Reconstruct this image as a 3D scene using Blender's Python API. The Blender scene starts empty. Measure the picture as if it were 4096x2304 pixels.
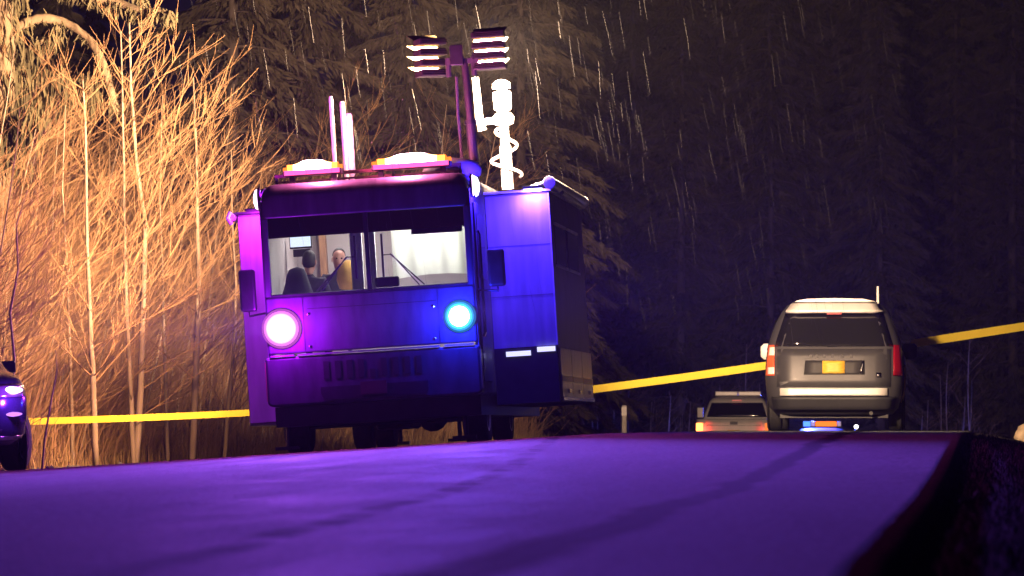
import bpy, bmesh, math, random
from mathutils import Vector, Matrix
R = math.radians
sc = bpy.context.scene
COL = sc.collection

# ------------------------------------------------------------------ camera
LENS = 190.0
YAW, PITCH = R(4.765), R(1.452)
CAM_H = 0.30
cam_d = bpy.data.cameras.new('camera'); cam = bpy.data.objects.new('camera', cam_d); COL.objects.link(cam)
cam.location = (0, 0, CAM_H); cam.rotation_euler = (math.pi/2 + PITCH, 0, YAW)
cam_d.lens = LENS; cam_d.sensor_width = 36; cam_d.clip_start = 0.1; cam_d.clip_end = 2000
cam_d.dof.use_dof = True; cam_d.dof.focus_distance = 66.0; cam_d.dof.aperture_fstop = 8.0
sc.camera = cam
# ------------------------------------------------------------------ sky (night)
world = bpy.data.worlds.new('World'); sc.world = world; world.use_nodes = True
wn = world.node_tree; bg = wn.nodes['Background']
sky = wn.nodes.new('ShaderNodeTexSky'); sky.sky_type = 'NISHITA'; sky.sun_disc = False
sky.sun_elevation = R(-4.0); sky.sun_rotation = R(20); sky.ozone_density = 10
wn.links.new(sky.outputs[0], bg.inputs[0]); bg.inputs[1].default_value = 0.22
# ------------------------------------------------------------------ exposure
sc.view_settings.view_transform = 'Standard'; sc.view_settings.look = 'None'
sc.view_settings.exposure = 0.0; sc.view_settings.gamma = 1.0
sc.render.engine = 'CYCLES'
sc.cycles.use_denoising = True; sc.cycles.adaptive_threshold = 0.02
sc.cycles.max_bounces = 3; sc.cycles.diffuse_bounces = 2; sc.cycles.glossy_bounces = 2
sc.cycles.transparent_max_bounces = 16; sc.cycles.volume_bounces = 0
sc.cycles.sample_clamp_indirect = 4.0
sc.cycles.caustics_reflective = False; sc.cycles.caustics_refractive = False

# ------------------------------------------------------------------ helpers
def P(px, py, Y):
    """point of the place at road distance Y that the photograph shows at (px, py)"""
    F = LENS/36*4096
    f = Vector((-math.sin(YAW)*math.cos(PITCH), math.cos(YAW)*math.cos(PITCH), math.sin(PITCH)))
    r = Vector((math.cos(YAW), math.sin(YAW), 0)); u = r.cross(f)
    v = f + r*((px-2048)/F) + u*((1152-py)/F)
    return Vector((0, 0, CAM_H)) + v*(Y/v.y)

def sstep(a, b, t):
    t = max(0, min(1, (t-a)/(b-a))); return t*t*(3-2*t)
def road_h(x, y):
    """height of the carriageway: it climbs to a crest near 80 m and falls away behind it; the left side leans down"""
    z = 0.21*sstep(22, 60, y)
    if y > 81: z -= min(0.00024*(y-81)**2, 0.00024*80**2 + 0.02*(max(0, y-161)))
    if x < -3.8: z -= 0.063*min(-3.8-x, 8.0)
    return z
LEFT_EDGE = -11.3
def left_edge(y): return LEFT_EDGE + 3.7*sstep(79, 90, y)
def right_edge(y): return -0.16 + 0.004*min(y, 110)
def ground_h(x, y):
    l = left_edge(y)
    if x < l:
        return road_h(l, y) - 0.03 - 0.22*sstep(0, 3, l-x) + 0.004*max(0, l-x-3)
    e = right_edge(y)
    if x > e:
        d = x-e
        return road_h(x, y) - 0.03 - 0.10*min(d, 0.3) - 0.22*min(max(0, d-0.3), 3.0) + 0.02*max(0, d-6)
    return road_h(x, y) - 0.03

def tag(o, label=None, cat=None, group=None, kind=None):
    if label: o['label'] = label
    if cat: o['category'] = cat
    if group: o['group'] = group
    if kind: o['kind'] = kind
    return o
def empty(name, loc, rot=(0, 0, 0)):
    o = bpy.data.objects.new(name, None); COL.objects.link(o); o.location = loc; o.rotation_euler = rot
    o.empty_display_size = 0.2
    return o

def rgb(c): return (c[0], c[1], c[2], 1)
MATS = {}
def mat(name, col, rough=0.5, metal=0.0, var=0.0, scale=6.0, bump=0.0, spec=0.5, coat=0.0, emit=None, estr=0.0, bscale=None, stretch=None):
    if name in MATS: return MATS[name]
    m = bpy.data.materials.new(name); m.use_nodes = True; nt = m.node_tree
    b = nt.nodes['Principled BSDF']
    b.inputs['Base Color'].default_value = rgb(col); b.inputs['Roughness'].default_value = rough
    b.inputs['Metallic'].default_value = metal; b.inputs['Specular IOR Level'].default_value = spec
    b.inputs['Coat Weight'].default_value = coat
    if emit:
        b.inputs['Emission Color'].default_value = rgb(emit); b.inputs['Emission Strength'].default_value = estr
    if var or bump:
        tc = nt.nodes.new('ShaderNodeTexCoord'); mp = nt.nodes.new('ShaderNodeMapping')
        nt.links.new(tc.outputs['Object'], mp.inputs[0])
        if stretch: mp.inputs['Scale'].default_value = stretch
        nz = nt.nodes.new('ShaderNodeTexNoise'); nz.inputs['Scale'].default_value = scale; nz.inputs['Detail'].default_value = 6
        nt.links.new(mp.outputs[0], nz.inputs['Vector'])
        if var:
            rp = nt.nodes.new('ShaderNodeValToRGB')
            rp.color_ramp.elements[0].position = 0.3; rp.color_ramp.elements[1].position = 0.7
            rp.color_ramp.elements[0].color = rgb([c*(1-var) for c in col])
            rp.color_ramp.elements[1].color = rgb([min(1, c*(1+var)) for c in col])
            nt.links.new(nz.outputs[0], rp.inputs[0]); nt.links.new(rp.outputs[0], b.inputs['Base Color'])
        if bump:
            n2 = nz
            if bscale:
                n2 = nt.nodes.new('ShaderNodeTexNoise'); n2.inputs['Scale'].default_value = bscale; n2.inputs['Detail'].default_value = 4
                nt.links.new(mp.outputs[0], n2.inputs['Vector'])
            bp = nt.nodes.new('ShaderNodeBump'); bp.inputs['Strength'].default_value = bump; bp.inputs['Distance'].default_value = 0.02
            nt.links.new(n2.outputs[0], bp.inputs['Height']); nt.links.new(bp.outputs[0], b.inputs['Normal'])
    MATS[name] = m; return m
def glass(name, tint=(0.9, 0.95, 1.0), gloss=0.12, rough=0.03):
    if name in MATS: return MATS[name]
    m = bpy.data.materials.new(name); m.use_nodes = True; nt = m.node_tree
    nt.nodes.remove(nt.nodes['Principled BSDF']); out = nt.nodes['Material Output']
    t = nt.nodes.new('ShaderNodeBsdfTransparent'); t.inputs[0].default_value = rgb(tint)
    g = nt.nodes.new('ShaderNodeBsdfGlossy'); g.inputs['Roughness'].default_value = rough
    mx = nt.nodes.new('ShaderNodeMixShader'); fr = nt.nodes.new('ShaderNodeFresnel'); fr.inputs[0].default_value = 1.45
    nt.links.new(fr.outputs[0], mx.inputs[0]); nt.links.new(t.outputs[0], mx.inputs[1]); nt.links.new(g.outputs[0], mx.inputs[2])
    nt.links.new(mx.outputs[0], out.inputs[0]); MATS[name] = m; return m
def glow(name, col, strength):
    if name in MATS: return MATS[name]
    m = bpy.data.materials.new(name); m.use_nodes = True; nt = m.node_tree
    nt.nodes.remove(nt.nodes['Principled BSDF'])
    e = nt.nodes.new('ShaderNodeEmission'); e.inputs[0].default_value = rgb(col); e.inputs[1].default_value = strength
    nt.links.new(e.outputs[0], nt.nodes['Material Output'].inputs[0]); m.cycles.emission_sampling = 'NONE'; MATS[name] = m; return m

class MB:
    def __init__(self): self.v = []; self.f = []
    def add(self, vs, fs):
        b = len(self.v); self.v += [tuple(p) for p in vs]; self.f += [tuple(b+i for i in q) for q in fs]; return self
    def box(self, x0, x1, y0, y1, z0, z1, m=None):
        vs = [Vector(p) for p in ((x0,y0,z0),(x1,y0,z0),(x1,y1,z0),(x0,y1,z0),(x0,y0,z1),(x1,y0,z1),(x1,y1,z1),(x0,y1,z1))]
        if m: vs = [m @ p for p in vs]
        return self.add(vs, ((0,3,2,1),(4,5,6,7),(0,1,5,4),(1,2,6,5),(2,3,7,6),(3,0,4,7)))
    def tube(self, pts, rad, n=8, cap=True):
        pts = [Vector(p) for p in pts]; k = len(pts)
        if not isinstance(rad, (list, tuple)): rad = [rad]*k
        vs = []; fs = []; prev = None
        for i in range(k):
            t = (pts[min(i+1, k-1)] - pts[max(i-1, 0)])
            t = t.normalized() if t.length > 1e-9 else Vector((0,0,1))
            a = prev if prev is not None else (Vector((1,0,0)) if abs(t.x) < 0.8 else Vector((0,1,0)))
            a = (a - t*a.dot(t))
            a = a.normalized() if a.length > 1e-6 else t.orthogonal().normalized()
            prev = a; b = t.cross(a)
            for j in range(n):
                q = 2*math.pi*j/n; vs.append(pts[i] + (a*math.cos(q) + b*math.sin(q))*rad[i])
        for i in range(k-1):
            for j in range(n):
                fs.append((i*n+j, i*n+(j+1) % n, (i+1)*n+(j+1) % n, (i+1)*n+j))
        if cap:
            fs.append(tuple(reversed(range(n)))); fs.append(tuple((k-1)*n+j for j in range(n)))
        return self.add(vs, fs)
    def lathe(self, prof, n=20, m=None):
        """profile (radius, height) turned round local z"""
        vs = []; fs = []
        for (r, h) in prof:
            for j in range(n):
                q = 2*math.pi*j/n; p = Vector((r*math.cos(q), r*math.sin(q), h)); vs.append(m @ p if m else p)
        for i in range(len(prof)-1):
            for j in range(n): fs.append((i*n+j, i*n+(j+1) % n, (i+1)*n+(j+1) % n, (i+1)*n+j))
        fs.append(tuple(reversed(range(n)))); fs.append(tuple((len(prof)-1)*n+j for j in range(n)))
        return self.add(vs, fs)
    def loft(self, rings, cap=True):
        n = len(rings[0]); vs = [p for r in rings for p in r]; fs = []
        for i in range(len(rings)-1):
            for j in range(n): fs.append((i*n+j, i*n+(j+1) % n, (i+1)*n+(j+1) % n, (i+1)*n+j))
        if cap: fs.append(tuple(reversed(range(n)))); fs.append(tuple((len(rings)-1)*n+j for j in range(n)))
        return self.add(vs, fs)
    def prism(self, poly, y0, y1, m=None):
        """polygon in x, z pushed from y0 to y1"""
        n = len(poly); vs = [Vector((x, y0, z)) for x, z in poly] + [Vector((x, y1, z)) for x, z in poly]
        if m: vs = [m @ p for p in vs]
        return self.add(vs, [tuple(range(n)), tuple(reversed(range(n, 2*n)))] + [(i, i+n, (i+1) % n+n, (i+1) % n) for i in range(n)])
    def grid(self, pts):
        """pts[i][j]; sheet"""
        a, b = len(pts), len(pts[0])
        return self.add([p for row in pts for p in row], [(i*b+j, i*b+j+1, (i+1)*b+j+1, (i+1)*b+j) for i in range(a-1) for j in range(b-1)])
    def mesh(self, name, m, smooth=False):
        me = bpy.data.meshes.new(name); me.from_pydata(self.v, [], self.f); me.update()
        bm = bmesh.new(); bm.from_mesh(me); bmesh.ops.recalc_face_normals(bm, faces=bm.faces); bm.to_mesh(me); bm.free()
        if m: me.materials.append(m)
        if smooth:
            for p in me.polygons: p.use_smooth = True
        return me
    def build(self, name, m, parent=None, smooth=False, bevel=0.0, loc=None, rot=None, solid=0.0, subsurf=0):
        o = bpy.data.objects.new(name, self.mesh(name, m, smooth)); COL.objects.link(o)
        if parent: o.parent = parent
        if loc is not None: o.location = loc
        if rot is not None: o.rotation_euler = rot
        if solid:
            s = o.modifiers.new('solid', 'SOLIDIFY'); s.thickness = solid; s.offset = 0
        if subsurf:
            s = o.modifiers.new('sub', 'SUBSURF'); s.levels = s.render_levels = subsurf
        if bevel:
            b = o.modifiers.new('bevel', 'BEVEL'); b.width = bevel; b.segments = 2; b.limit_method = 'ANGLE'
        return o
def put(mesh, name, parent=None, loc=(0,0,0), rot=(0,0,0), scale=(1,1,1)):
    o = bpy.data.objects.new(name, mesh); COL.objects.link(o); o.parent = parent
    o.location = loc; o.rotation_euler = rot; o.scale = scale; return o
def box(name, m, parent, *a, bevel=0.0, mtx=None): return MB().box(*a, m=mtx).build(name, m, parent, bevel=bevel)
def lamp(kind, name, parent, loc, energy, col, size=0.1, aim=None, spot=None, blend=0.5):
    d = bpy.data.lights.new(name, kind); d.energy = energy; d.color = col
    if kind == 'AREA': d.shape = 'RECTANGLE'; d.size, d.size_y = size if isinstance(size, tuple) else (size, size)
    else: d.shadow_soft_size = size
    if kind == 'SPOT': d.spot_size = spot; d.spot_blend = blend
    o = bpy.data.objects.new(name, d); COL.objects.link(o); o.parent = parent; o.location = loc
    if aim is not None: o.rotation_euler = Vector(aim).to_track_quat('-Z', 'Y').to_euler()
    return o

def rrect(hw, y0, y1, z, r, k=4):
    """rounded plan outline"""
    r = min(r, hw*0.98, (y1-y0)*0.49); pts = []
    for cx, cy, a0 in ((hw-r, y1-r, 0), (-hw+r, y1-r, 90), (-hw+r, y0+r, 180), (hw-r, y0+r, 270)):
        for i in range(k+1):
            a = R(a0 + 90*i/k); pts.append(Vector((cx+r*math.cos(a), cy+r*math.sin(a), z)))
    return pts
class Levels:
    """a car body as a stack of plan outlines: (z, y_near, y_far, half width, corner radius)"""
    def __init__(self, L): self.L = L
    def at(self, z):
        L = self.L
        if z <= L[0][0]: return L[0]
        for a, b in zip(L, L[1:]):
            if z <= b[0]:
                t = (z-a[0])/max(1e-6, b[0]-a[0]); return tuple(p+(q-p)*t for p, q in zip(a, b))
        return L[-1]
    def body(self, name, m, parent, lo=None, hi=None):
        zs = [l for l in self.L if (lo is None or l[0] >= lo-1e-6) and (hi is None or l[0] <= hi+1e-6)]
        return MB().loft([rrect(l[3], l[1], l[2], l[0], l[4]) for l in zs]).build(name, m, parent, smooth=True, bevel=0.0)
    def near(self, z, x, off):
        """point on the face towards the camera"""
        l = self.at(z); r = min(l[4], l[3]*0.98); d = max(0, abs(x)-(l[3]-r)); d = min(d, r*0.999)
        return Vector((x, l[1] + r - math.sqrt(max(0, r*r-d*d)) - off, z))
    def far(self, z, x, off):
        l = self.at(z); r = min(l[4], l[3]*0.98); d = max(0, abs(x)-(l[3]-r)); d = min(d, r*0.999)
        return Vector((x, l[2] - r + math.sqrt(max(0, r*r-d*d)) + off, z))
    def side(self, z, y, s, off): return Vector((s*(self.at(z)[3]+off), y, z))
    def patch(self, name, m, parent, fn, z0, z1, xa, xb, off=0.006, nz=5, nx=7, solid=0.008, smooth=True):
        """panel on the near or far face; xa, xb: (at z0, at z1)"""
        rows = []
        for i in range(nz+1):
            t = i/nz; z = z0+(z1-z0)*t; a = xa[0]+(xa[1]-xa[0])*t; b = xb[0]+(xb[1]-xb[0])*t
            rows.append([fn(z, a+(b-a)*j/nx, off) for j in range(nx+1)])
        return MB().grid(rows).build(name, m, parent, smooth=smooth, solid=solid)
    def side_patch(self, name, m, parent, s, z0, z1, ya, yb, off=0.006, nz=4, nx=4, solid=0.008):
        rows = []
        for i in range(nz+1):
            t = i/nz; z = z0+(z1-z0)*t; a = ya[0]+(ya[1]-ya[0])*t; b = yb[0]+(yb[1]-yb[0])*t
            rows.append([self.side(z, a+(b-a)*j/nx, s, off) for j in range(nx+1)])
        return MB().grid(rows).build(name, m, parent, smooth=True, solid=solid)

rubber = mat('rubber', (0.018, 0.018, 0.018), 0.75, bump=0.3, scale=30)
steel = mat('rim_metal', (0.55, 0.55, 0.57), 0.3, 0.9, var=0.15)
black = mat('black_plastic', (0.015, 0.015, 0.017), 0.45, var=0.3, scale=9)
chrome = mat('chrome', (0.75, 0.75, 0.78), 0.18, 1.0, var=0.1)
def wheel(parent, x, y, r, w, s, spokes=5, rimmat=None, steer=0.0):
    """tyre with its axle along x at (x, y, r); s = side that faces out"""
    M = Matrix.Translation((x, y, r)) @ Matrix.Rotation(steer, 4, 'Z') @ Matrix.Rotation(R(90)*s, 4, 'Y')
    h = w/2
    t = MB().lathe([(r*0.62, -h*0.9), (r*0.88, -h), (r*0.985, -h*0.8), (r, -h*0.4), (r, h*0.4), (r*0.985, h*0.8), (r*0.88, h), (r*0.62, h*0.9)], 28, M).build('wheel', rubber, parent, smooth=True)
    b = MB().lathe([(r*0.64, h*0.55), (r*0.66, h*0.93), (r*0.6, h*0.93), (r*0.57, h*0.45), (0.01, h*0.4)], 24, M)
    for k in range(spokes):
        Q = M @ Matrix.Rotation(2*math.pi*k/spokes, 4, 'Z')
        b.box(-r*0.07, r*0.07, 0.02, r*0.6, h*0.42, h*0.8, Q)
    b.lathe([(r*0.17, h*0.4), (r*0.17, h*0.88), (r*0.1, h*0.95)], 14, M)
    b.build('rim', rimmat or steel, t)
    return t

# ------------------------------------------------------------------ ground and road
def lines(spec):
    out = []
    for a, b, s in spec:
        n = max(1, int(round((b-a)/s))); out += [a+(b-a)*i/n for i in range(n)]
    return out + [spec[-1][1]]
soil = mat('dark_soil', (0.030, 0.026, 0.022), 0.95, var=0.5, scale=1.5, bump=0.6, bscale=9, spec=0.1)
def sheet(name, m, xs_of, ys, h, kind='structure'):
    o = MB().grid([[Vector((x, y, h(x, y))) for x in xs_of(y)] for y in ys]).build(name, m, None, smooth=True)
    tag(o, kind=kind); return o
gx = lines([(-260, -60, 25), (-60, -20, 4), (-20, -11.6, 0.6), (-11.6, -11.0, 0.15), (-11.0, -0.4, 1.1), (-0.4, 1.2, 0.1), (1.2, 8, 0.8), (8, 40, 4), (40, 260, 25)])
gy = lines([(-25, 0, 5), (0, 20, 1.0), (20, 120, 1.5), (120, 240, 4), (240, 600, 30)])
sheet('ground', soil, lambda y: gx, gy, ground_h)
def asphalt():
    m = bpy.data.materials.new('wet_asphalt'); m.use_nodes = True; nt = m.node_tree; L = nt.links.new
    b = nt.nodes['Principled BSDF']; b.inputs['Specular IOR Level'].default_value = 0.5
    tc = nt.nodes.new('ShaderNodeTexCoord')
    def noise(scale, detail=5, rough=0.6):
        n = nt.nodes.new('ShaderNodeTexNoise'); n.inputs['Scale'].default_value = scale; n.inputs['Detail'].default_value = detail
        n.inputs['Roughness'].default_value = rough; L(tc.outputs['Object'], n.inputs['Vector']); return n
    def math_(op, a, b2=None):
        n = nt.nodes.new('ShaderNodeMath'); n.operation = op
        for i, v in enumerate((a, b2)):
            if v is None: continue
            if isinstance(v, (int, float)): n.inputs[i].default_value = v
            else: L(v, n.inputs[i])
        return n.outputs[0]
    def mapr(v, a, b2, c, d):
        n = nt.nodes.new('ShaderNodeMapRange'); n.interpolation_type = 'SMOOTHSTEP'; L(v, n.inputs[0])
        for i, q in enumerate((a, b2, c, d)): n.inputs[i+1].default_value = q
        return n.outputs[0]
    sx = nt.nodes.new('ShaderNodeSeparateXYZ'); L(tc.outputs['Object'], sx.inputs[0])
    wob = math_('MULTIPLY', math_('SUBTRACT', noise(0.35, 2).outputs[0], 0.5), 0.18)
    def band(x0, k, w, q=0.0):
        c = math_('ADD', math_('MULTIPLY', sx.outputs[1], k), x0)
        c = math_('ADD', c, math_('MULTIPLY', math_('POWER', sx.outputs[1], 2.0), q))
        d = math_('ABSOLUTE', math_('ADD', math_('SUBTRACT', sx.outputs[0], c), wob))
        return mapr(d, w*0.35, w, 1.0, 0.0)
    seal = math_('MAXIMUM', band(-0.93, -0.006, 0.15), math_('MULTIPLY', band(-1.25, -0.036, 0.09, -0.0003), mapr(noise(1.2).outputs[0], 0.35, 0.6, 0.0, 0.9)))
    mp = nt.nodes.new('ShaderNodeMapping'); mp.inputs['Scale'].default_value = (1.0, 0.14, 1.0); L(tc.outputs['Object'], mp.inputs[0])
    def noise2(scale, detail=6, rough=0.7):
        n = noise(scale, detail, rough); L(mp.outputs[0], n.inputs['Vector']); return n
    mud = mapr(noise2(1.1).outputs[0], 0.50, 0.62, 0.0, 1.0)
    edge = mapr(sx.outputs[0], -9.5, -3.0, 1.0, 0.12)
    patch = mapr(noise2(0.7, 7, 0.75).outputs[0], 0.25, 0.75, 0.7, 1.3)
    fine = noise(42, 6, 0.7); grit = noise(130, 2)
    ramp = nt.nodes.new('ShaderNodeValToRGB')
    ramp.color_ramp.elements[0].color = (0.040, 0.040, 0.044, 1); ramp.color_ramp.elements[1].color = (0.105, 0.103, 0.108, 1)
    ramp.color_ramp.elements[0].position = 0.3; ramp.color_ramp.elements[1].position = 0.72; L(fine.outputs[0], ramp.inputs[0])
    dark = math_('MAXIMUM', math_('MULTIPLY', seal, 1.0), math_('MULTIPLY', math_('MULTIPLY', mud, edge), 0.7))
    mx = nt.nodes.new('ShaderNodeMix'); mx.data_type = 'RGBA'; L(dark, mx.inputs['Factor']); L(ramp.outputs[0], mx.inputs['A']); mx.inputs['B'].default_value = (0.012, 0.011, 0.012, 1)
    speck = mapr(noise(34, 2).outputs[0], 0.56, 0.64, 0.0, 1.0)
    sk = mapr(noise(17, 3).outputs[0], 0.36, 0.44, 0.35, 1.0)
    tot = math_('MULTIPLY', math_('MULTIPLY', patch, math_('ADD', 1.0, math_('MULTIPLY', speck, 1.6))), sk)
    pm = nt.nodes.new('ShaderNodeVectorMath'); pm.operation = 'SCALE'; L(mx.outputs['Result'], pm.inputs[0]); L(tot, pm.inputs['Scale']); L(pm.outputs[0], b.inputs['Base Color'])
    rg = mapr(noise2(1.4, 6).outputs[0], 0.3, 0.7, 0.78, 0.95)
    L(math_('ADD', rg, math_('MULTIPLY', dark, 0.12)), b.inputs['Roughness'])
    sp = math_('SUBTRACT', 0.5, math_('MULTIPLY', dark, 0.48)); L(sp, b.inputs['Specular IOR Level'])
    bp = nt.nodes.new('ShaderNodeBump'); bp.inputs['Strength'].default_value = 1.0; bp.inputs['Distance'].default_value = 0.04
    hh = math_('ADD', math_('ADD', math_('ADD', fine.outputs[0], math_('MULTIPLY', noise(14, 4).outputs[0], 1.6)), math_('MULTIPLY', grit.outputs[0], 0.5)), math_('MULTIPLY', noise(3.5).outputs[0], 1.5)); L(hh, bp.inputs['Height']); L(bp.outputs[0], b.inputs['Normal'])
    return m
rnd = random.Random(5)
ry = lines([(-20, 8, 2), (8, 70, 0.5), (70, 120, 1), (120, 220, 4)])
jit = {y: (rnd.uniform(-0.10, 0.10), rnd.uniform(-0.004, 0.004)) for y in ry}
def road_x(y):
    a, b = jit[y]; l = left_edge(y)+a; r = right_edge(y)+b
    return [l, l+0.03] + [l+0.2+(r-0.2-l-0.2)*i/26 for i in range(27)] + [r-0.03, r]
def road_z(x, y):
    a, b = jit[y]
    if abs(x-(left_edge(y)+a)) < 1e-6 or abs(x-(right_edge(y)+b)) < 1e-6: return road_h(x, y) - 0.06
    return road_h(x, y) + 0.004
sheet('road', asphalt(), road_x, ry, road_z)
# loose gravel along the broken edge
gm = mat('gravel_stone', (0.06, 0.055, 0.05), 0.9, var=0.5, scale=20)
g = MB(); rnd = random.Random(11)
for i in range(900):
    y = rnd.uniform(56, 96); x = left_edge(y) + rnd.gauss(0, 0.22); s = abs(rnd.gauss(0, 0.022))+0.008
    z = ground_h(x, y)+0.02 if x < left_edge(y) else road_h(x, y)+0.004
    p = [Vector((x+rnd.uniform(-1,1)*s, y+rnd.uniform(-1,1)*s, z)) for _ in range(1)][0]
    g.add([p+Vector((s,0,0)), p+Vector((-s*0.6,s*0.8,0)), p+Vector((-s*0.5,-s,0)), p+Vector((0,0,s*0.9)), p+Vector((s*0.3,s*0.3,s*0.7))], ((0,1,4),(1,3,4),(0,4,3),(1,2,3),(2,0,3)))
tag(g.build('gravel', gm), 'loose gravel and dirt along the broken asphalt edge', 'gravel', kind='stuff')
# ------------------------------------------------------------------ the mobile command truck
TILT = R(3.6)
TO = Vector((-6.842, 63.3, 0.0146))
truck = empty('command_truck', TO, (0, -TILT, 0))
tag(truck, 'tall boxy mobile command truck with slide-outs, roof light bars and floodlight mast', 'truck')
paint = mat('truck_paint', (0.05, 0.05, 0.065), 0.5, var=0.40, scale=3.0, coat=0.1, bump=0.05, stretch=(2.2, 2.2, 0.5))
panelw = mat('slide_panel', (0.40, 0.40, 0.43), 0.42, var=0.22, scale=3.0, bump=0.04, stretch=(2.5, 2.5, 0.35))
darkp = mat('truck_dark_skirt', (0.02, 0.02, 0.024), 0.5, var=0.3, scale=5)
trim = mat('white_trim', (0.7, 0.7, 0.72), 0.35, var=0.1)
inner = mat('cab_lining', (0.50, 0.44, 0.44), 0.85, var=0.08, scale=3)
wood = mat('cab_wood', (0.42, 0.22, 0.12), 0.5, var=0.25, scale=4, stretch=(6, 6, 1))
clear = glass('windscreen_glass')
def sect(hw, z0, z1, r, y, k=5):
    pts = []
    for cx, cz, a0 in ((hw-r, z1-r, 0), (-hw+r, z1-r, 90), (-hw+0.04, z0+0.04, 180), (hw-0.04, z0+0.04, 270)):
        rr = r if a0 < 180 else 0.04
        for i in range(k+1):
            a = R(a0+90*i/k); pts.append(Vector((cx+rr*math.cos(a), y, cz+rr*math.sin(a))))
    return pts
# shell, open to the front where the windscreen sits
MB().loft([sect(1.235, 0.58, 3.185, 0.14, 0.20), sect(1.25, 0.57, 3.2, 0.14, 0.24), sect(1.25, 0.57, 3.2, 0.14, 9.15), sect(1.2, 0.6, 3.16, 0.14, 9.2)], cap=False).build('body', paint, truck, smooth=False)
box('rear_wall', paint, truck, -1.2, 1.2, 9.16, 9.2, 0.6, 3.16)
# front face
cap_rings = []
for x, dz, dy in ((-1.235, -0.13, 0.03), (-1.20, -0.06, 0.012), (-1.13, -0.012, 0.0), (-1.05, 0, 0), (0, 0, -0.004), (1.05, 0, 0), (1.13, -0.012, 0.0), (1.20, -0.06, 0.012), (1.235, -0.13, 0.03)):
    cap_rings.append([Vector((x, y+dy, z if z < 2.9 else z+dz)) for y, z in ((-0.016, 2.80), (-0.016, 2.82), (-0.016, 3.03), (-0.015, 3.06), (-0.008, 3.11), (0.018, 3.155), (0.06, 3.185), (0.13, 3.20), (0.22, 3.204), (0.24, 3.205), (0.24, 3.19), (0.24, 2.80))])
MB().loft(cap_rings).build('upper_front_panel', paint, truck, smooth=True)
hood = MB().prism([(-1.235, 1.19), (1.235, 1.19), (1.235, 1.86), (-1.235, 1.86)], -0.03, 0.06).build('front_panel', paint, truck, bevel=0.02)
box('seam', black, hood, -0.75, 0.78, -0.034, -0.028, 1.70, 1.708)
for x in (-0.80, 0.80): box('seam', black, hood, x-0.004, x+0.004, -0.034, -0.028, 1.21, 1.84)
for x in (-0.74, 0.74):
    for z in (1.26, 1.64): MB().lathe([(0.016, 0), (0.016, 0.012), (0.008, 0.016)], 8, Matrix.Translation((x, -0.03, z)) @ Matrix.Rotation(R(90), 4, 'X')).build('latch', chrome, hood)

for s in (-1, 1):
    MB().box(s*1.235-0.0 if s < 0 else 1.165, -1.165 if s < 0 else 1.235, -0.012, 0.06, 1.862, 2.798).build('windscreen_pillar', paint, truck, bevel=0.01)
box('windscreen_divider', black, truck, -0.025, 0.025, -0.01, 0.05, 1.862, 2.798)
box('windscreen_sill', black, truck, -1.165, 1.165, -0.034, 0.10, 1.862, 1.885)
for x0, x1 in ((-1.163, -0.027), (0.027, 1.163)):
    box('windscreen_pane', clear, truck, x0, x1, 0.012, 0.018, 1.887, 2.796)
    box('tinted_band', mat('tint_band', (0.012, 0.008, 0.014), 0.25), truck, x0, x1, 0.024, 0.030, 2.56, 2.796)
box('sun_visor', mat('visor_cloth', (0.10, 0.16, 0.28), 0.7, var=0.2), truck, 0.53, 1.13, 0.036, 0.05, 2.50, 2.72)
# wipers: an upright blade by the divider and a twin-rod arm
for s in (-1, 1):
    x = s*0.16 + 0.02
    w = MB().box(x-0.012, x+0.012, -0.05, -0.02, 2.02, 2.53).build('wiper', black, truck)
    MB().tube([(x+s*0.01, -0.05, 2.28), (x+s*0.11, -0.055, 2.28), (x+s*0.42, -0.06, 1.90)], 0.008, 6).build('wiper_arm', black, w)
    MB().tube([(x+s*0.09, -0.05, 2.29), (x+s*0.48, -0.06, 1.90)], 0.008, 6).build('wiper_rod', black, w)
# bumper with grille slots
bump = MB().prism([(-1.27, 0.60), (-1.22, 0.57), (1.22, 0.57), (1.27, 0.60), (1.27, 1.15), (-1.27, 1.15)], -0.16, 0.08).build('bumper', mat('bumper_paint', (0.045, 0.045, 0.055), 0.45, var=0.35, scale=4, bump=0.05, stretch=(1.8, 1.8, 0.6)), truck, bevel=0.03)
for i in range(9):
    x = -0.55 + i*0.137
    h0 = 0.86 if i != 4 else 0.85; h1 = 1.07 if i != 4 else 0.95
    MB().box(x-0.034, x+0.034, -0.166, -0.15, h0, h1).build('grille_slot', black, bump)
MB().prism([(-0.63, 0.70), (-0.60, 0.62), (0.62, 0.62), (0.64, 0.66), (0.64, 0.77), (-0.63, 0.77)], -0.166, -0.15).build('lower_intake', black, bump)
box('licence_plate', mat('plate_dim', (0.06, 0.02, 0.02), 0.5, var=0.2), bump, -0.16, 0.15, -0.176, -0.168, 0.655, 0.805)
for x0, x1 in ((-1.2, -0.92), (-0.88, 0.80), (0.86, 1.2)):
    box('bumper_trim', mat('trim_grey', (0.25, 0.25, 0.27), 0.4, 0.3), bump, x0, x1, -0.17, -0.13, 1.155, 1.175)
for s in (-1, 1):
    box('bumper_edge', mat('edge_gold', (0.35, 0.25, 0.15), 0.4, 0.6), bump, s*1.272-0.006, s*1.272+0.006, -0.15, 0.05, 0.64, 1.1)
for s in (-1, 1):
    box('corner_panel', paint, truck, min(s*1.236, s*1.25), max(s*1.236, s*1.25), 0.0, 0.235, 0.60, 3.0)
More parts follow.
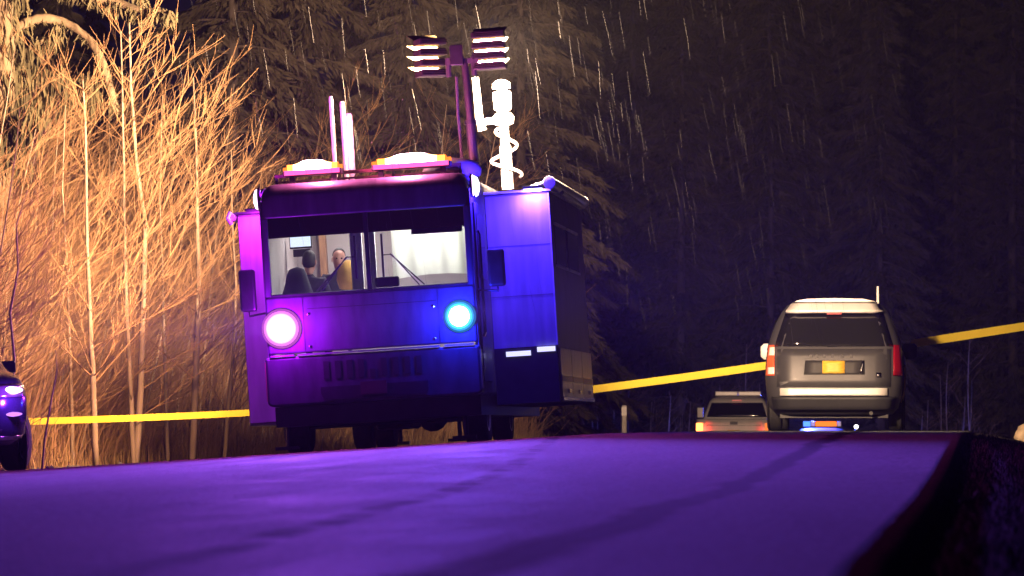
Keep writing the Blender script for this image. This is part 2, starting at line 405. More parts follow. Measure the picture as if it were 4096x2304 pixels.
# emergency lamps beside the front panel
def front_lamp(x, z, lens, rim, col, power, near, q):
    h = MB().lathe([(0.125*q, 0.0), (0.125*q, 0.03), (0.12*q, 0.05)], 24, Matrix.Translation((x, -0.03, z)) @ Matrix.Rotation(R(90), 4, 'X')).build('warning_lamp', paint, truck, smooth=False)
    T = Matrix.Translation((x, -0.08, z)) @ Matrix.Rotation(R(90), 4, 'X')
    for k, (r0, r1, y0, y1) in enumerate(((0.118, 0.138, 0.030, 0.016), (0.138, 0.160, 0.016, -0.006), (0.160, 0.185, -0.006, -0.036))):  # graded glowing rings put the lamp's bloom into geometry
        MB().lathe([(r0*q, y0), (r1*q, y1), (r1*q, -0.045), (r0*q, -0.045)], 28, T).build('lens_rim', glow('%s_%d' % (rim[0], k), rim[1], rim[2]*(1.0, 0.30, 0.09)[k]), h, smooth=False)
    MB().lathe([(0.116*q, 0.0), (0.115*q, 0.03), (0.09*q, 0.05), (0.04*q, 0.064), (0.005, 0.066)], 24, T).build('lens', lens, h, smooth=True)
    lamp('SPOT', 'beam', h, (x, -0.20, z), power, col, 0.10, (0.08, -1, 0.0), R(76), 1.0).scale = (1.0, 0.17, 1.0)
    lamp('POINT', 'bulb', h, (x, -0.30, z), near, (0.42, 0.004, 1.0) if x < 0 else (0.01, 0.02, 1.0), 0.06)
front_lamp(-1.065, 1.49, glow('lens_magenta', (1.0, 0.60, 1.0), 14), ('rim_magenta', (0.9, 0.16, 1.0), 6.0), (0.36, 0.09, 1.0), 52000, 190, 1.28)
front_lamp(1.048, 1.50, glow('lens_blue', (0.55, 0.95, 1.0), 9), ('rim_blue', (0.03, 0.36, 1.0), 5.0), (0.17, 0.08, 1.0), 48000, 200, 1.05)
# mirrors
for s, x0, x1, z0, z1 in ((1, 1.40, 1.60, 1.83, 2.27), (-1, -1.56, -1.37, 1.72, 2.22)):
    mr = MB().box(x0, x1, 0.10, 0.22, z0, z1).build('mirror', black, truck, bevel=0.03)
    MB().tube([(s*1.24, 0.25, z0-0.02), ((x0+x1)/2, 0.2, z0-0.05), ((x0+x1)/2, 0.17, z0+0.05)], 0.015, 8).build('mirror_arm', black, mr)
# cab door on the right with its window and grab rail
door = box('cab_door', paint, truck, 1.252, 1.275, 0.25, 1.35, 0.72, 2.85, bevel=0.01)
box('door_window', mat('dark_glass', (0.006, 0.006, 0.009), 0.06, spec=0.8), door, 1.277, 1.283, 0.36, 1.25, 1.95, 2.72)
MB().tube([(1.30, 0.16, 1.25), (1.32, 0.16, 1.3), (1.32, 0.16, 2.45), (1.30, 0.16, 2.5)], 0.018, 8).build('grab_rail', chrome, door)
# oval warning lights high on the right corner
for y, c in ((0.16, 'lens_rose'), (0.50, 'lens_ice')):
    h = MB().lathe([(0.075, 0), (0.075, 0.02), (0.07, 0.03)], 18, Matrix.Translation((1.25, y, 3.04)) @ Matrix.Scale(1.9, 4, (0, 0, 1)) @ Matrix.Rotation(R(90), 4, 'Y')).build('corner_light', chrome, truck)
    MB().lathe([(0.066, 0.03), (0.055, 0.06), (0.02, 0.08)], 18, Matrix.Translation((1.25, y, 3.04)) @ Matrix.Scale(1.9, 4, (0, 0, 1)) @ Matrix.Rotation(R(90), 4, 'Y')).build('lens', glow(c, (1.0, 0.7, 1.0) if c == 'lens_rose' else (0.75, 0.8, 1.0), 5), h, smooth=True)
# ---- right slide-out
so = MB().box(1.25, 2.03, 2.0, 7.6, 0.44, 3.0).build('slide_out', mat('slide_side', (0.15, 0.14, 0.145), 0.5, var=0.12, scale=2), truck, bevel=0.015)
box('front_wall', panelw, so, 1.26, 2.02, 1.985, 1.998, 1.13, 2.97)
for z in (1.75, 2.36): box('panel_seam', MATS['slide_side'], so, 1.265, 2.015, 1.9815, 1.9845, z, z+0.006)
box('edge_trim', trim, so, 2.02, 2.036, 1.975, 1.998, 1.13, 2.98)
box('lower_front', darkp, so, 1.26, 2.02, 1.98, 1.997, 0.45, 1.127)
for x0, x1, z in ((1.40, 1.70, 1.055), (1.78, 2.0, 1.09)):  # reflective step strips; the blue light on them is put in as emission
    box('marker_strip', glow('strip_ice', (0.55, 0.55, 1.0), 1.6), so, x0, x1, 1.955, 1.978, z-0.03, z+0.03)
box('roof_edge', trim, so, 1.24, 2.06, 1.94, 7.65, 3.003, 3.03)
dg = MATS['dark_glass']
for y0, y1 in ((2.55, 4.35), (4.65, 6.45)):
    wv = box('side_window', dg, so, 2.032, 2.040, y0, y1, 2.13, 2.61)
    for za, zb in ((2.612, 2.642), (2.098, 2.128)): box('window_trim', trim, wv, 2.032, 2.055, y0, y1, za, zb)
for i in range(3):
    y0 = 2.1+i*1.83; y1 = y0+1.76
    d = box('locker_door', mat('locker_steel', (0.45, 0.45, 0.48), 0.35, 0.5, var=0.15, scale=5), so, 2.032, 2.050, y0, y1, 0.46, 1.10, bevel=0.006)
    box('reflective_stripe', mat('stripe_yellow', (0.85, 0.62, 0.12), 0.4), d, 2.051, 2.056, y0, y1, 0.69, 0.76)
    box('latch', chrome, d, 2.051, 2.075, y0+0.8, y0+0.95, 0.55, 0.6)
    box('kick_strip', chrome, d, 2.051, 2.062, y0, y1, 0.462, 0.50)
aw = MB().tube([(2.06, 1.9, 3.10), (2.06, 7.65, 3.10)], 0.075, 14).build('awning_roller', trim, truck, smooth=False)
MB().lathe([(0.08, 0), (0.08, 0.02), (0.07, 0.035), (0.03, 0.04)], 16, Matrix.Translation((2.06, 1.9, 3.10)) @ Matrix.Rotation(R(90), 4, 'X')).build('end_cap', trim, aw)
MB().lathe([(0.08, 0), (0.08, 0.02), (0.07, 0.035), (0.03, 0.04)], 16, Matrix.Translation((2.06, 7.65, 3.10)) @ Matrix.Rotation(R(-90), 4, 'X')).build('end_cap', trim, aw)
MB().tube([(1.7, 2.4, 3.06), (2.0, 2.4, 3.14), (2.06, 2.4, 3.1)], 0.02, 6).build('bracket', trim, aw)
MB().tube([(2.11, 3.2, 3.03), (2.11, 6.9, 3.0)], 0.03, 8).build('awning_arm', trim, aw)
sl = box('slide_lamp', black, so, 1.74, 1.98, 1.80, 1.98, 3.035, 3.07, bevel=0.01)
box('lens', glow('lens_violet', (0.75, 0.65, 1.0), 6), sl, 1.75, 1.97, 1.81, 1.93, 3.028, 3.034)
lamp('AREA', 'slide_bulb', sl, (1.86, 1.84, 3.02), 70, (0.07, 0.025, 1.0), (0.2, 0.08), (0, 0.25, -1))
lamp('POINT', 'corner_bulb', truck, (1.45, 0.32, 3.02), 300, (0.04, 0.012, 1.0), 0.06)
for y in (0.16, 0.50):
    h = MB().lathe([(0.075, 0), (0.075, 0.02), (0.07, 0.03)], 18, Matrix.Translation((-1.25, y, 3.04)) @ Matrix.Scale(1.9, 4, (0, 0, 1)) @ Matrix.Rotation(R(-90), 4, 'Y')).build('corner_light', chrome, truck)
    MB().lathe([(0.066, 0.03), (0.055, 0.06), (0.02, 0.08)], 18, Matrix.Translation((-1.25, y, 3.04)) @ Matrix.Scale(1.9, 4, (0, 0, 1)) @ Matrix.Rotation(R(-90), 4, 'Y')).build('lens', glow('lens_rose', (1.0, 0.7, 1.0), 5), h, smooth=True)
lamp('POINT', 'corner_bulb', truck, (-1.45, 0.32, 3.02), 200, (0.45, 0.01, 1.0), 0.06)
# ---- left slide-out
lo = MB().box(-1.78, -1.25, 2.0, 7.5, 0.38, 2.96).build('slide_out', MATS['slide_side'], truck, bevel=0.015)
box('front_wall', panelw, lo, -1.77, -1.26, 1.985, 1.998, 0.42, 2.93)
box('roof_edge', darkp, lo, -1.82, -1.24, 1.93, 7.55, 2.962, 2.99)
aw2 = MB().tube([(-1.84, 1.85, 2.93), (-1.84, 7.4, 2.93)], 0.05, 12).build('awning_roller', trim, truck)
MB().tube([(-1.84, 1.83, 2.99), (-1.87, 1.80, 2.92), (-1.83, 1.80, 2.84)], 0.025, 8).build('end_cap', trim, aw2)
ll = box('slide_lamp', black, lo, -1.66, -1.38, 1.78, 1.96, 2.99, 3.02, bevel=0.01)
lamp('AREA', 'slide_bulb', ll, (-1.52, 1.70, 2.98), 18, (0.75, 0.03, 0.9), (0.2, 0.08), (0, 0.28, -1))
# unseen lamp added under the left awning to light the thicket
sl2 = box('scene_light', black, lo, -1.86, -1.785, 3.4, 4.3, 2.66, 2.78, bevel=0.01)
box('lens', glow('scene_lens', (1.0, 0.72, 0.42), 6), sl2, -1.868, -1.862, 3.45, 4.25, 2.67, 2.77)
lamp('AREA', 'scene_bulb', sl2, (-1.88, 3.85, 2.72), 1400, (1.0, 0.55, 0.28), (0.8, 0.1), (-1, 0.15, -0.75))
# ---- running gear
fr = box('chassis', darkp, truck, -0.5, 0.5, 0.3, 8.9, 0.40, 0.56)
box('skirt', darkp, truck, -1.22, 1.22, 0.12, 8.9, 0.33, 0.565)
MB().tube([(-1.0, 1.15, 0.36), (1.0, 1.15, 0.36)], 0.07, 8).build('axle', darkp, fr)
MB().tube([(-1.0, 6.7, 0.40), (1.0, 6.7, 0.40)], 0.09, 8).build('axle', darkp, fr)
MB().lathe([(0.1, 0), (0.2, 0.1), (0.2, 0.2), (0.1, 0.3)], 14, Matrix.Translation((0, 6.55, 0.4)) @ Matrix.Rotation(R(-90), 4, 'X')).build('differential', darkp, fr)
box('fuel_tank', darkp, fr, -0.35, 0.1, 3.0, 4.2, 0.24, 0.398, bevel=0.04)
for x, y in ((-1.12, 0.45), (1.0, 0.4), (0.2, 8.2), (-0.6, 8.2)):
    j = MB().tube([(x, y, 0.45), (x, y, 0.10)], 0.03, 8).build('levelling_jack', darkp, truck)
    box('foot', darkp, j, x-0.16, x+0.12, y-0.06, y+0.06, 0.06, 0.10)
for s in (-1, 1):
    wheel(truck, s*1.07, 1.15, 0.41, 0.30, s, 6)
    for x in (0.62, 0.90): wheel(truck, s*x, 6.7, 0.41, 0.25, s, 6)
# ---- roof
rk = box('roof_rack', mat('rack_paint', (0.10, 0.03, 0.035), 0.4), truck, -1.12, 1.12, 0.62, 0.68, 3.30, 3.34)  # dark rack with the light bars' red glow put into its colour
for x in (-1.1, -0.4, 0.3, 1.1): box('rack_post', darkp, rk, x-0.015, x+0.015, 0.63, 0.67, 3.2, 3.30)
box('rack_bar', MATS['rack_paint'], rk, -1.12, 1.12, 0.63, 0.66, 3.235, 3.26)
def light_bar(x0, x1, hot, power):
    b = box('light_bar', black, truck, x0, x1, 0.28, 0.52, 3.30, 3.36, bevel=0.01)
    for x in (x0+0.1, x1-0.1): box('foot', black, b, x-0.03, x+0.03, 0.36, 0.44, 3.2, 3.30)
    L = x1-x0
    def bell(q): return 3.362 + 0.075 + 0.045*math.exp(-((q-0.5)/0.24)**4) - 0.03*(abs(q-0.5) > 0.44)
    for q0, q1, col, st in ((0.0, 0.07, (1.0, 0.20, 0.02), 2.0), (0.075, 0.17, (1.0, 0.33, 0.05), 4.0), (0.172, 0.30, (1.0, 0.52, 0.22), 9.0), (0.302, 0.698, (1.0, 0.62, 0.72), 26.0), (0.70, 0.828, (1.0, 0.52, 0.22), 9.0), (0.83, 0.925, (1.0, 0.33, 0.05), 4.0), (0.93, 1.0, (1.0, 0.20, 0.02), 2.0)):
        n = 9; qs = [q0+(q1-q0)*i/n for i in range(n+1)]; rings = []
        for q in qs:
            zt = bell(q); hw = 0.06+0.5*(zt-3.40); x = x0+L*q
            rings.append([Vector((x, 0.40+hw*sy, 3.362+(zt-3.362)*tz)) for sy, tz in ((-1, 0), (-1.0, 0.45), (-0.8, 0.8), (-0.4, 0.97), (0.4, 0.97), (0.8, 0.8), (1.0, 0.45), (1, 0))])
        MB().loft(rings).build('lens', glow('lens_%d' % int(st), col, st), b, smooth=True)
    MB().box(x0+0.02, x1-0.02, 0.255, 0.28, 3.305, 3.36).build('lower_lens', glow('lens_red_strip', (1.0, 0.07, 0.28), 3.0), b)  # glowing strip added below the lenses for the bar's pink halo
    lamp('SPOT', 'beam', b, (hot, 0.22, 3.46), power, (0.9, 0.05, 0.55), 0.10, (0.05, -1, 0.02), R(90), 1.0)
    lamp('POINT', 'bulb', b, (hot, 0.12, 3.46), power*0.20, (1.0, 0.16, 0.42), 0.08)
    lamp('POINT', 'bulb', b, (hot, 0.40, 3.72), power*0.005, (1.0, 0.45, 0.6), 0.10)
light_bar(-0.98, -0.28, -0.52, 1400)
light_bar(0.08, 1.02, 0.52, 1800)
ac = MB().lathe([(0.34, 0.0), (0.36, 0.08), (0.31, 0.17), (0.18, 0.22), (0.02, 0.235)], 24, Matrix.Translation((0.95, 1.2, 3.2)) @ Matrix.Scale(1.5, 4, (0, 1, 0))).build('roof_dome', mat('dome_plastic', (0.35, 0.33, 0.30), 0.5, var=0.1), truck, smooth=True)
box('air_conditioner', trim, truck, -0.4, 0.5, 5.4, 6.4, 3.2, 3.45, bevel=0.05)
antw = mat('antenna_white', (0.8, 0.79, 0.76), 0.4, var=0.05)
for (x, y, z0, z1, r) in ((-0.50, 1.6, 3.2, 4.30, 0.026), (-0.40, 1.9, 3.2, 4.25, 0.032), (-0.255, 1.2, 3.2, 4.05, 0.045)):
    a = MB().tube([(x, y, z0), (x, y, z0+0.10), (x, y, z0+0.13), (x, y, z1-0.03), (x, y, z1)], [r*0.6, r*0.6, r, r, r*0.7], 12).build('antenna', antw, truck, smooth=False)
    MB().lathe([(0.07, 0), (0.07, 0.03), (0.04, 0.05)], 14, Matrix.Translation((x, y, 3.2))).build('base', black, a)
# ---- floodlight mast
tw = MB().tube([(1.17, 1.8, 3.2), (1.155, 1.8, 3.9)], 0.060, 14).build('floodlight_mast', mat('mast_steel', (0.07, 0.06, 0.055), 0.45, 0.5, var=0.2), truck)
MB().tube([(1.155, 1.8, 3.88), (1.13, 1.8, 4.66)], 0.046, 14).build('upper_tube', MATS['mast_steel'], tw)
MB().lathe([(0.075, 0), (0.075, 0.05)], 14, Matrix.Translation((1.156, 1.8, 3.86))).build('collar', black, tw)
MB().tube([(1.03, 1.82, 3.3), (1.01, 1.82, 4.0), (1.02, 1.82, 4.45)], 0.02, 8).build('cable', mat('cable_grey', (0.08, 0.07, 0.07), 0.6), tw)
box('junction_box', black, tw, 0.965, 1.125, 1.70, 1.86, 4.58, 4.83, bevel=0.01)
box('head_bracket', mat('bracket_steel', (0.14, 0.13, 0.12), 0.4, 0.6), tw, 0.90, 1.30, 1.77, 1.83, 4.60, 4.66)
for x in (0.93, 1.24): MB().tube([(x, 1.8, 4.45), (x, 1.8, 4.68)], 0.035, 10).build('bracket_post', MATS['bracket_steel'], tw)
headm = mat('floodlight_housing', (0.05, 0.045, 0.04), 0.42, 0.2, var=0.15)
hot = glow('floodlight_glass', (1.0, 0.80, 0.52), 22)
flapm = mat('flap_aluminium', (0.16, 0.115, 0.05), 0.7, 0.0, var=0.25)
def bank(cx, yawdeg, power, zc):
    for i in range(4):
        z = zc + (1.5-i)*0.128
        M = Matrix.Translation((cx, 1.8, z)) @ Matrix.Rotation(R(yawdeg), 4, 'Z') @ Matrix.Rotation(R(-6), 4, 'X')
        h = MB().prism([(-0.20, -0.038), (0.20, -0.038), (0.20, 0.030), (0.17, 0.044), (-0.17, 0.044), (-0.20, 0.030)], -0.05, 0.10, M).build('floodlight', headm, tw, bevel=0.006)
        for k in range(3): MB().box(-0.18, 0.18, -0.062, -0.05, -0.025+k*0.022, -0.018+k*0.022, M).build('fin', headm, h)
        MB().box(-0.185, 0.185, 0.101, 0.106, -0.032, 0.034, M).build('glass', hot, h)
        MB().add([M @ Vector(q) for q in ((-0.19, 0.10, 0.04), (0.19, 0.10, 0.04), (0.21, 0.22, 0.118), (-0.21, 0.22, 0.118), (-0.19, 0.10, 0.043), (0.19, 0.10, 0.043), (0.21, 0.22, 0.121), (-0.21, 0.22, 0.121))], ((0,1,2,3), (4,7,6,5), (0,4,5,1), (1,5,6,2), (2,6,7,3), (3,7,4,0))).build('glare_flap', flapm, h)
        d = M.to_3x3() @ Vector((0, 1, 0)); p = M @ Vector((0, 0.125, 0))
        lamp('AREA', 'floodlight_beam', h, p, power, (1.0, 0.66, 0.40) if cx > 1 else (1.0, 0.56, 0.29), (0.36, 0.06), d)
bank(0.74, 38, 440, 4.70)
bank(1.43, -5, 2900, 4.74)
lamp('SPOT', 'long_beam', tw, (1.43, 2.05, 4.80), 28000, (1.0, 0.66, 0.48), 0.10, (0.02, 1, -0.02), R(34), 1.0)
# ---- camera mast with coiled cable, lit by the floodlights
cm = MB().tube([(1.30, 5.0, 3.2), (1.30, 5.0, 3.75), (1.30, 5.0, 3.76), (1.30, 5.0, 4.05)], [0.075, 0.075, 0.06, 0.06], 14).build('camera_mast', antw, truck)
MB().lathe([(0.06, 0), (0.13, 0.03), (0.14, 0.12), (0.10, 0.17), (0.06, 0.18)], 18, Matrix.Translation((1.30, 5.0, 4.0))).build('pan_head', antw, cm, smooth=True)
MB().lathe([(0.06, 0), (0.115, 0.04), (0.12, 0.2), (0.115, 0.26), (0.05, 0.27), (0.05, 0.29), (0.12, 0.30), (0.115, 0.37), (0.06, 0.41), (0.01, 0.42)], 20, Matrix.Translation((1.30, 5.0, 4.18))).build('camera_housing', antw, cm, smooth=True)
MB().tube([(1.28, 5.0, 4.08), (1.10, 4.95, 4.08), (1.04, 4.93, 4.06)], 0.045, 10).build('side_arm', antw, cm)
MB().tube([(1.03, 4.93, 3.96), (1.0, 4.93, 4.12), (0.98, 4.93, 4.64)], [0.055, 0.05, 0.042], 12).build('side_tube', antw, cm)
hel = [(1.30+(0.10+0.09*min(1, t/1.2))*math.cos(2*math.pi*t*0.9+2.6), 5.0+0.11*math.sin(2*math.pi*t*0.9+2.6), 3.98-0.34*t) for t in [i*0.06 for i in range(32)]]
MB().tube(hel, 0.022, 8).build('coiled_cable', antw, cm, smooth=True)
# ---- cab interior
box('cab_floor', mat('cab_floor', (0.08, 0.08, 0.09), 0.8), truck, -1.2, 1.2, 0.1, 3.0, 1.10, 1.14)
ci = MB(); ci.box(-1.21, 1.21, 3.0, 3.04, 1.14, 3.12); ci.build('cab_bulkhead', inner, truck)
box('ceiling', inner, truck, -1.21, 1.21, 0.12, 2.99, 3.08, 3.12)
box('side_lining', inner, truck, -1.225, -1.20, 0.12, 2.99, 1.14, 3.07); box('side_lining', inner, truck, 1.20, 1.225, 0.12, 2.99, 1.14, 3.07)
ds = box('dashboard', mat('dash_plastic', (0.05, 0.045, 0.06), 0.6, var=0.2), truck, -1.19, 1.19, 0.10, 0.46, 1.6, 1.90, bevel=0.03)
box('dash_screen', black, ds, 0.05, 0.33, 0.2, 0.3, 1.91, 2.03, bevel=0.02)
box('door_frame', wood, truck, -0.90, -0.82, 2.85, 2.99, 1.14, 3.0)
box('centre_post', mat('post_white', (0.75, 0.72, 0.70), 0.6), truck, -0.27, -0.13, 0.62, 0.70, 1.6, 3.06)
box('centre_post', MATS['post_white'], truck, -0.03, 0.035, 0.55, 0.62, 1.6, 3.06)
# draped white curtain on the right
rows = []
for i in range(9):
    t = i/8; row = []
    for j in range(33):
        u = j/32; x = 0.24+0.94*u
        zb = 2.0 + 0.05*math.sin(u*2.6) - 0.02*u
        row.append(Vector((x, 0.50+0.03*math.sin(u*24+t)+0.05*(1-t)*math.sin(u*3), zb+(2.98-zb)*t)))
    rows.append(row)
cl = bpy.data.materials.new('curtain_cloth'); cl.use_nodes = True; nt = cl.node_tree
pb = nt.nodes['Principled BSDF']; pb.inputs['Base Color'].default_value = (0.82, 0.80, 0.74, 1); pb.inputs['Roughness'].default_value = 0.9
tr = nt.nodes.new('ShaderNodeBsdfTranslucent'); tr.inputs[0].default_value = (0.8, 0.78, 0.7, 1)
mxs = nt.nodes.new('ShaderNodeMixShader'); mxs.inputs[0].default_value = 0.45
nt.links.new(pb.outputs[0], mxs.inputs[1]); nt.links.new(tr.outputs[0], mxs.inputs[2]); nt.links.new(mxs.outputs[0], nt.nodes['Material Output'].inputs[0])
MB().grid(rows).build('curtain', cl, truck, smooth=True)
mo = box('monitor', black, truck, -1.15, -0.88, 1.92, 1.97, 2.50, 2.68)
box('screen', glow('screen_light', (0.85, 0.88, 1.0), 1.3), mo, -1.14, -0.89, 1.91, 1.918, 2.52, 2.67)
box('monitor_stand', black, truck, -1.11, -0.90, 1.9, 1.97, 2.40, 2.49)
dl = box('ceiling_lamp', trim, truck, 0.35, 0.95, 0.9, 1.3, 3.05, 3.078)
box('diffuser', glow('ceiling_lamp_glow', (1.0, 0.93, 0.82), 3), dl, 0.37, 0.93, 0.92, 1.28, 3.042, 3.048)
lamp('AREA', 'ceiling_bulb', dl, (0.65, 1.05, 3.03), 105, (1.0, 0.93, 0.80), (0.5, 0.3), (0.0, -0.35, -1))
dl2 = box('ceiling_lamp', trim, truck, -0.75, -0.15, 1.9, 2.3, 3.05, 3.078)
box('diffuser', MATS['ceiling_lamp_glow'], dl2, -0.73, -0.17, 1.92, 2.28, 3.042, 3.048)
lamp('AREA', 'ceiling_bulb', dl2, (-0.45, 2.1, 3.03), 26, (1.0, 0.82, 0.72), (0.5, 0.3), (0.0, 0.0, -1))
# driver's seat seen from the front: rounded back and headrest
seatm = mat('seat_cloth', (0.03, 0.025, 0.035), 0.85, var=0.2)
MB().loft([[Vector((-0.98+0.28*sx*(1-0.12*k)*(1 if k < 3 else 0.75), 1.0+0.08*sy+0.02*k, 1.5+0.19*k)) for sx, sy in ((-1, -0.5), (-0.7, -1), (0.7, -1), (1, -0.5), (1, 0.6), (0.6, 1), (-0.6, 1), (-1, 0.6))] for k in range(5)]).build('driver_seat', seatm, truck, smooth=True, subsurf=1)

# ------------------------------------------------------------------ people in the cab
def truckpt(x, y, z):
    return TO + Vector((x*math.cos(TILT) - z*math.sin(TILT), y, x*math.sin(TILT) + z*math.cos(TILT)))
skin = mat('skin', (0.55, 0.28, 0.22), 0.6, var=0.08, scale=12)
hairm = mat('hair_dark', (0.02, 0.015, 0.015), 0.7, var=0.3, scale=30)
cloth = mat('dark_jacket', (0.03, 0.025, 0.035), 0.85, var=0.3, scale=12, bump=0.3)
def person(loc, facing, label, hair_full):
    """seated figure: one skinned body, head with face, hair; origin at the seat"""
    root = empty('person', loc, (0, 0, facing)); tag(root, label, 'person', 'people in the truck cab')
    V = [(0,0,0.10), (0,-0.01,0.30), (0,-0.02,0.46), (0,-0.03,0.56), (0,-0.03,0.63),
         (0.17,-0.02,0.52), (0.24,-0.08,0.30), (0.20,-0.30,0.20), (0.13,-0.42,0.22),
         (-0.17,-0.02,0.52), (-0.24,-0.08,0.30), (-0.20,-0.30,0.20), (-0.13,-0.42,0.22),
         (0.10,-0.08,0.09), (0.12,-0.45,0.12), (0.12,-0.47,-0.28), (0.12,-0.58,-0.34),
         (-0.10,-0.08,0.09), (-0.12,-0.45,0.12), (-0.12,-0.47,-0.28), (-0.12,-0.58,-0.34)]
    rad = [0.16, 0.155, 0.16, 0.075, 0.055, 0.075, 0.055, 0.042, 0.034, 0.075, 0.055, 0.042, 0.034, 0.10, 0.075, 0.05, 0.045, 0.10, 0.075, 0.05, 0.045]
    Ed = [(0,1),(1,2),(2,3),(3,4),(2,5),(5,6),(6,7),(7,8),(2,9),(9,10),(10,11),(11,12),(0,13),(13,14),(14,15),(15,16),(0,17),(17,18),(18,19),(19,20)]
    me = bpy.data.meshes.new('body'); me.from_pydata(V, Ed, []); o = bpy.data.objects.new('body', me); COL.objects.link(o); o.parent = root
    o.modifiers.new('skin', 'SKIN')
    for i, d in enumerate(me.skin_vertices[0].data):
        d.radius = (rad[i], rad[i]*(0.72 if i in (0, 1, 2) else 1)); d.use_root = (i == 0)
    s = o.modifiers.new('sub', 'SUBSURF'); s.levels = s.render_levels = 2
    me.materials.append(cloth)
    # head: stacked rings with brow, nose, chin
    rings = []
    for z, rx, ry, yo in ((0.60, 0.045, 0.05, 0.0), (0.64, 0.05, 0.06, -0.01), (0.66, 0.055, 0.085, -0.03), (0.69, 0.066, 0.095, -0.03), (0.73, 0.074, 0.098, -0.025), (0.77, 0.078, 0.10, -0.02), (0.81, 0.077, 0.102, -0.012), (0.85, 0.066, 0.09, -0.005), (0.88, 0.04, 0.06, 0.0), (0.89, 0.012, 0.02, 0.0)):
        ring = []
        for j in range(16):
            a = 2*math.pi*j/16; x = rx*math.cos(a); y = yo-ry*math.sin(a)
            if j == 4 and 0.70 < z < 0.76: y -= 0.022
            if j in (3, 5) and 0.76 < z < 0.79: y += 0.012
            ring.append(Vector((x, y, z)))
        rings.append(ring)
    hd = MB().loft(rings).build('head', skin, root, smooth=True, subsurf=1)
    for sx in (-1, 1):
        MB().lathe([(0.004, 0), (0.011, 0.004), (0.004, 0.008)], 8, Matrix.Translation((sx*0.03, -0.112, 0.768)) @ Matrix.Rotation(R(90), 4, 'X')).build('eye', mat('eye_dark', (0.03, 0.02, 0.02), 0.3), hd)
        MB().lathe([(0.008, 0), (0.026, 0.006), (0.02, 0.014), (0.004, 0.016)], 10, Matrix.Translation((sx*0.074, 0.0, 0.755)) @ Matrix.Rotation(R(90)*sx, 4, 'Y') @ Matrix.Scale(1.4, 4, (1, 0, 0))).build('ear', skin, hd, smooth=True)
    MB().box(-0.024, 0.024, -0.126, -0.118, 0.693, 0.699).build('mouth', mat('lips', (0.30, 0.10, 0.09), 0.5), hd)
    hr = []
    for z, rx, ry in ((0.67 if hair_full else 0.79, 0.080, 0.10), (0.80, 0.086, 0.108), (0.85, 0.078, 0.10), (0.89, 0.05, 0.066), (0.905, 0.015, 0.02)):
        ring = []
        for j in range(16):
            a = 2*math.pi*j/16; x = rx*math.cos(a); y = 0.0-ry*math.sin(a)
            if z < 0.84: y = max(y, -0.02)
            ring.append(Vector((x, y+0.006, z)))
        hr.append(ring)
    MB().loft(hr).build('hair', hairm, root, smooth=True, subsurf=1)
    for sx in (-1, 1):   # hands with five fingers
        h = MB(); c = Vector((sx*0.12, -0.47, 0.225))
        h.loft([[c+Vector((sx*0.0+0.036*a, 0.04-0.045*k, 0.012*b)) for a, b in ((-1,-1),(1,-1),(1,1),(-1,1))] for k in range(3)])
        for q in range(4):
            p = c+Vector((-0.027+0.018*q, -0.05, 0)); l = (0.058, 0.068, 0.062, 0.048)[q]
            h.tube([p, p+Vector((0, -l*0.5, 0.008)), p+Vector((0, -l*0.95, -0.014))], [0.0085, 0.008, 0.0065], 6)
        p = c+Vector((-sx*0.034, 0.02, 0)); h.tube([p, p+Vector((-sx*0.022, -0.025, 0.0)), p+Vector((-sx*0.026, -0.055, -0.006))], [0.011, 0.010, 0.008], 6)
        h.build('hand', skin, root, smooth=True)
    return root
person(truckpt(-0.61, 1.95, 1.58), R(8), 'person with short hair and dark jacket facing out through the windscreen', False)
person(truckpt(-0.94, 1.65, 1.56), R(174), 'dark-haired person turned away behind the driver seat', True)
cu = MB().lathe([(0.02, 0), (0.12, 0.02), (0.155, 0.12), (0.15, 0.24), (0.11, 0.33), (0.04, 0.37)], 18, Matrix.Scale(0.6, 4, (0, 1, 0))).build('bag', mat('bag_yellow', (0.80, 0.42, 0.10), 0.75, var=0.15, bump=0.2), None, smooth=True, loc=truckpt(-0.39, 1.35, 1.93))
tag(cu, 'rounded orange-yellow bag beside the person behind the windscreen', 'bag')
shelf = box('cab_counter', inner, truck, -0.62, 0.12, 1.15, 1.6, 1.87, 1.925)
# ------------------------------------------------------------------ minivan on the crest
def vehicle_glass(): return mat('vehicle_glass', (0.012, 0.012, 0.014), 0.06, spec=0.9)
vg = vehicle_glass()
VY = 80.0; VXc = -1.90
van = empty('minivan', (VXc, VY, road_h(VXc, VY+1)+0.004))
tag(van, 'dark grey minivan seen from behind with a yellow plate, on the road crest', 'minivan')
vp = mat('van_grey', (0.070, 0.070, 0.078), 0.45, 0.25, var=0.08, scale=3, coat=0.25)
VL = Levels([(0.24, 0.18, 4.9, 0.86, 0.34), (0.34, 0.06, 5.05, 0.95, 0.38), (0.52, 0.0, 5.1, 1.0, 0.38), (0.72, 0.02, 5.1, 1.02, 0.36), (0.95, 0.06, 5.0, 1.02, 0.36),
             (1.08, 0.09, 4.25, 1.01, 0.36), (1.22, 0.13, 4.05, 0.995, 0.36), (1.42, 0.25, 3.75, 0.94, 0.36), (1.60, 0.38, 3.45, 0.875, 0.34), (1.76, 0.51, 3.2, 0.80, 0.32),
             (1.87, 0.62, 3.05, 0.715, 0.30), (1.94, 0.82, 2.8, 0.59, 0.30), (1.965, 1.1, 2.5, 0.4, 0.2)])
VL.body('body', vp, van)
tg = VL.patch('tailgate', vp, van, VL.near, 0.65, 1.21, (-0.84, -0.84), (0.84, 0.84), 0.012)
rw = VL.patch('rear_window', vg, van, VL.near, 1.25, 1.745, (-0.88, -0.73), (0.88, 0.73), 0.010, nx=9)
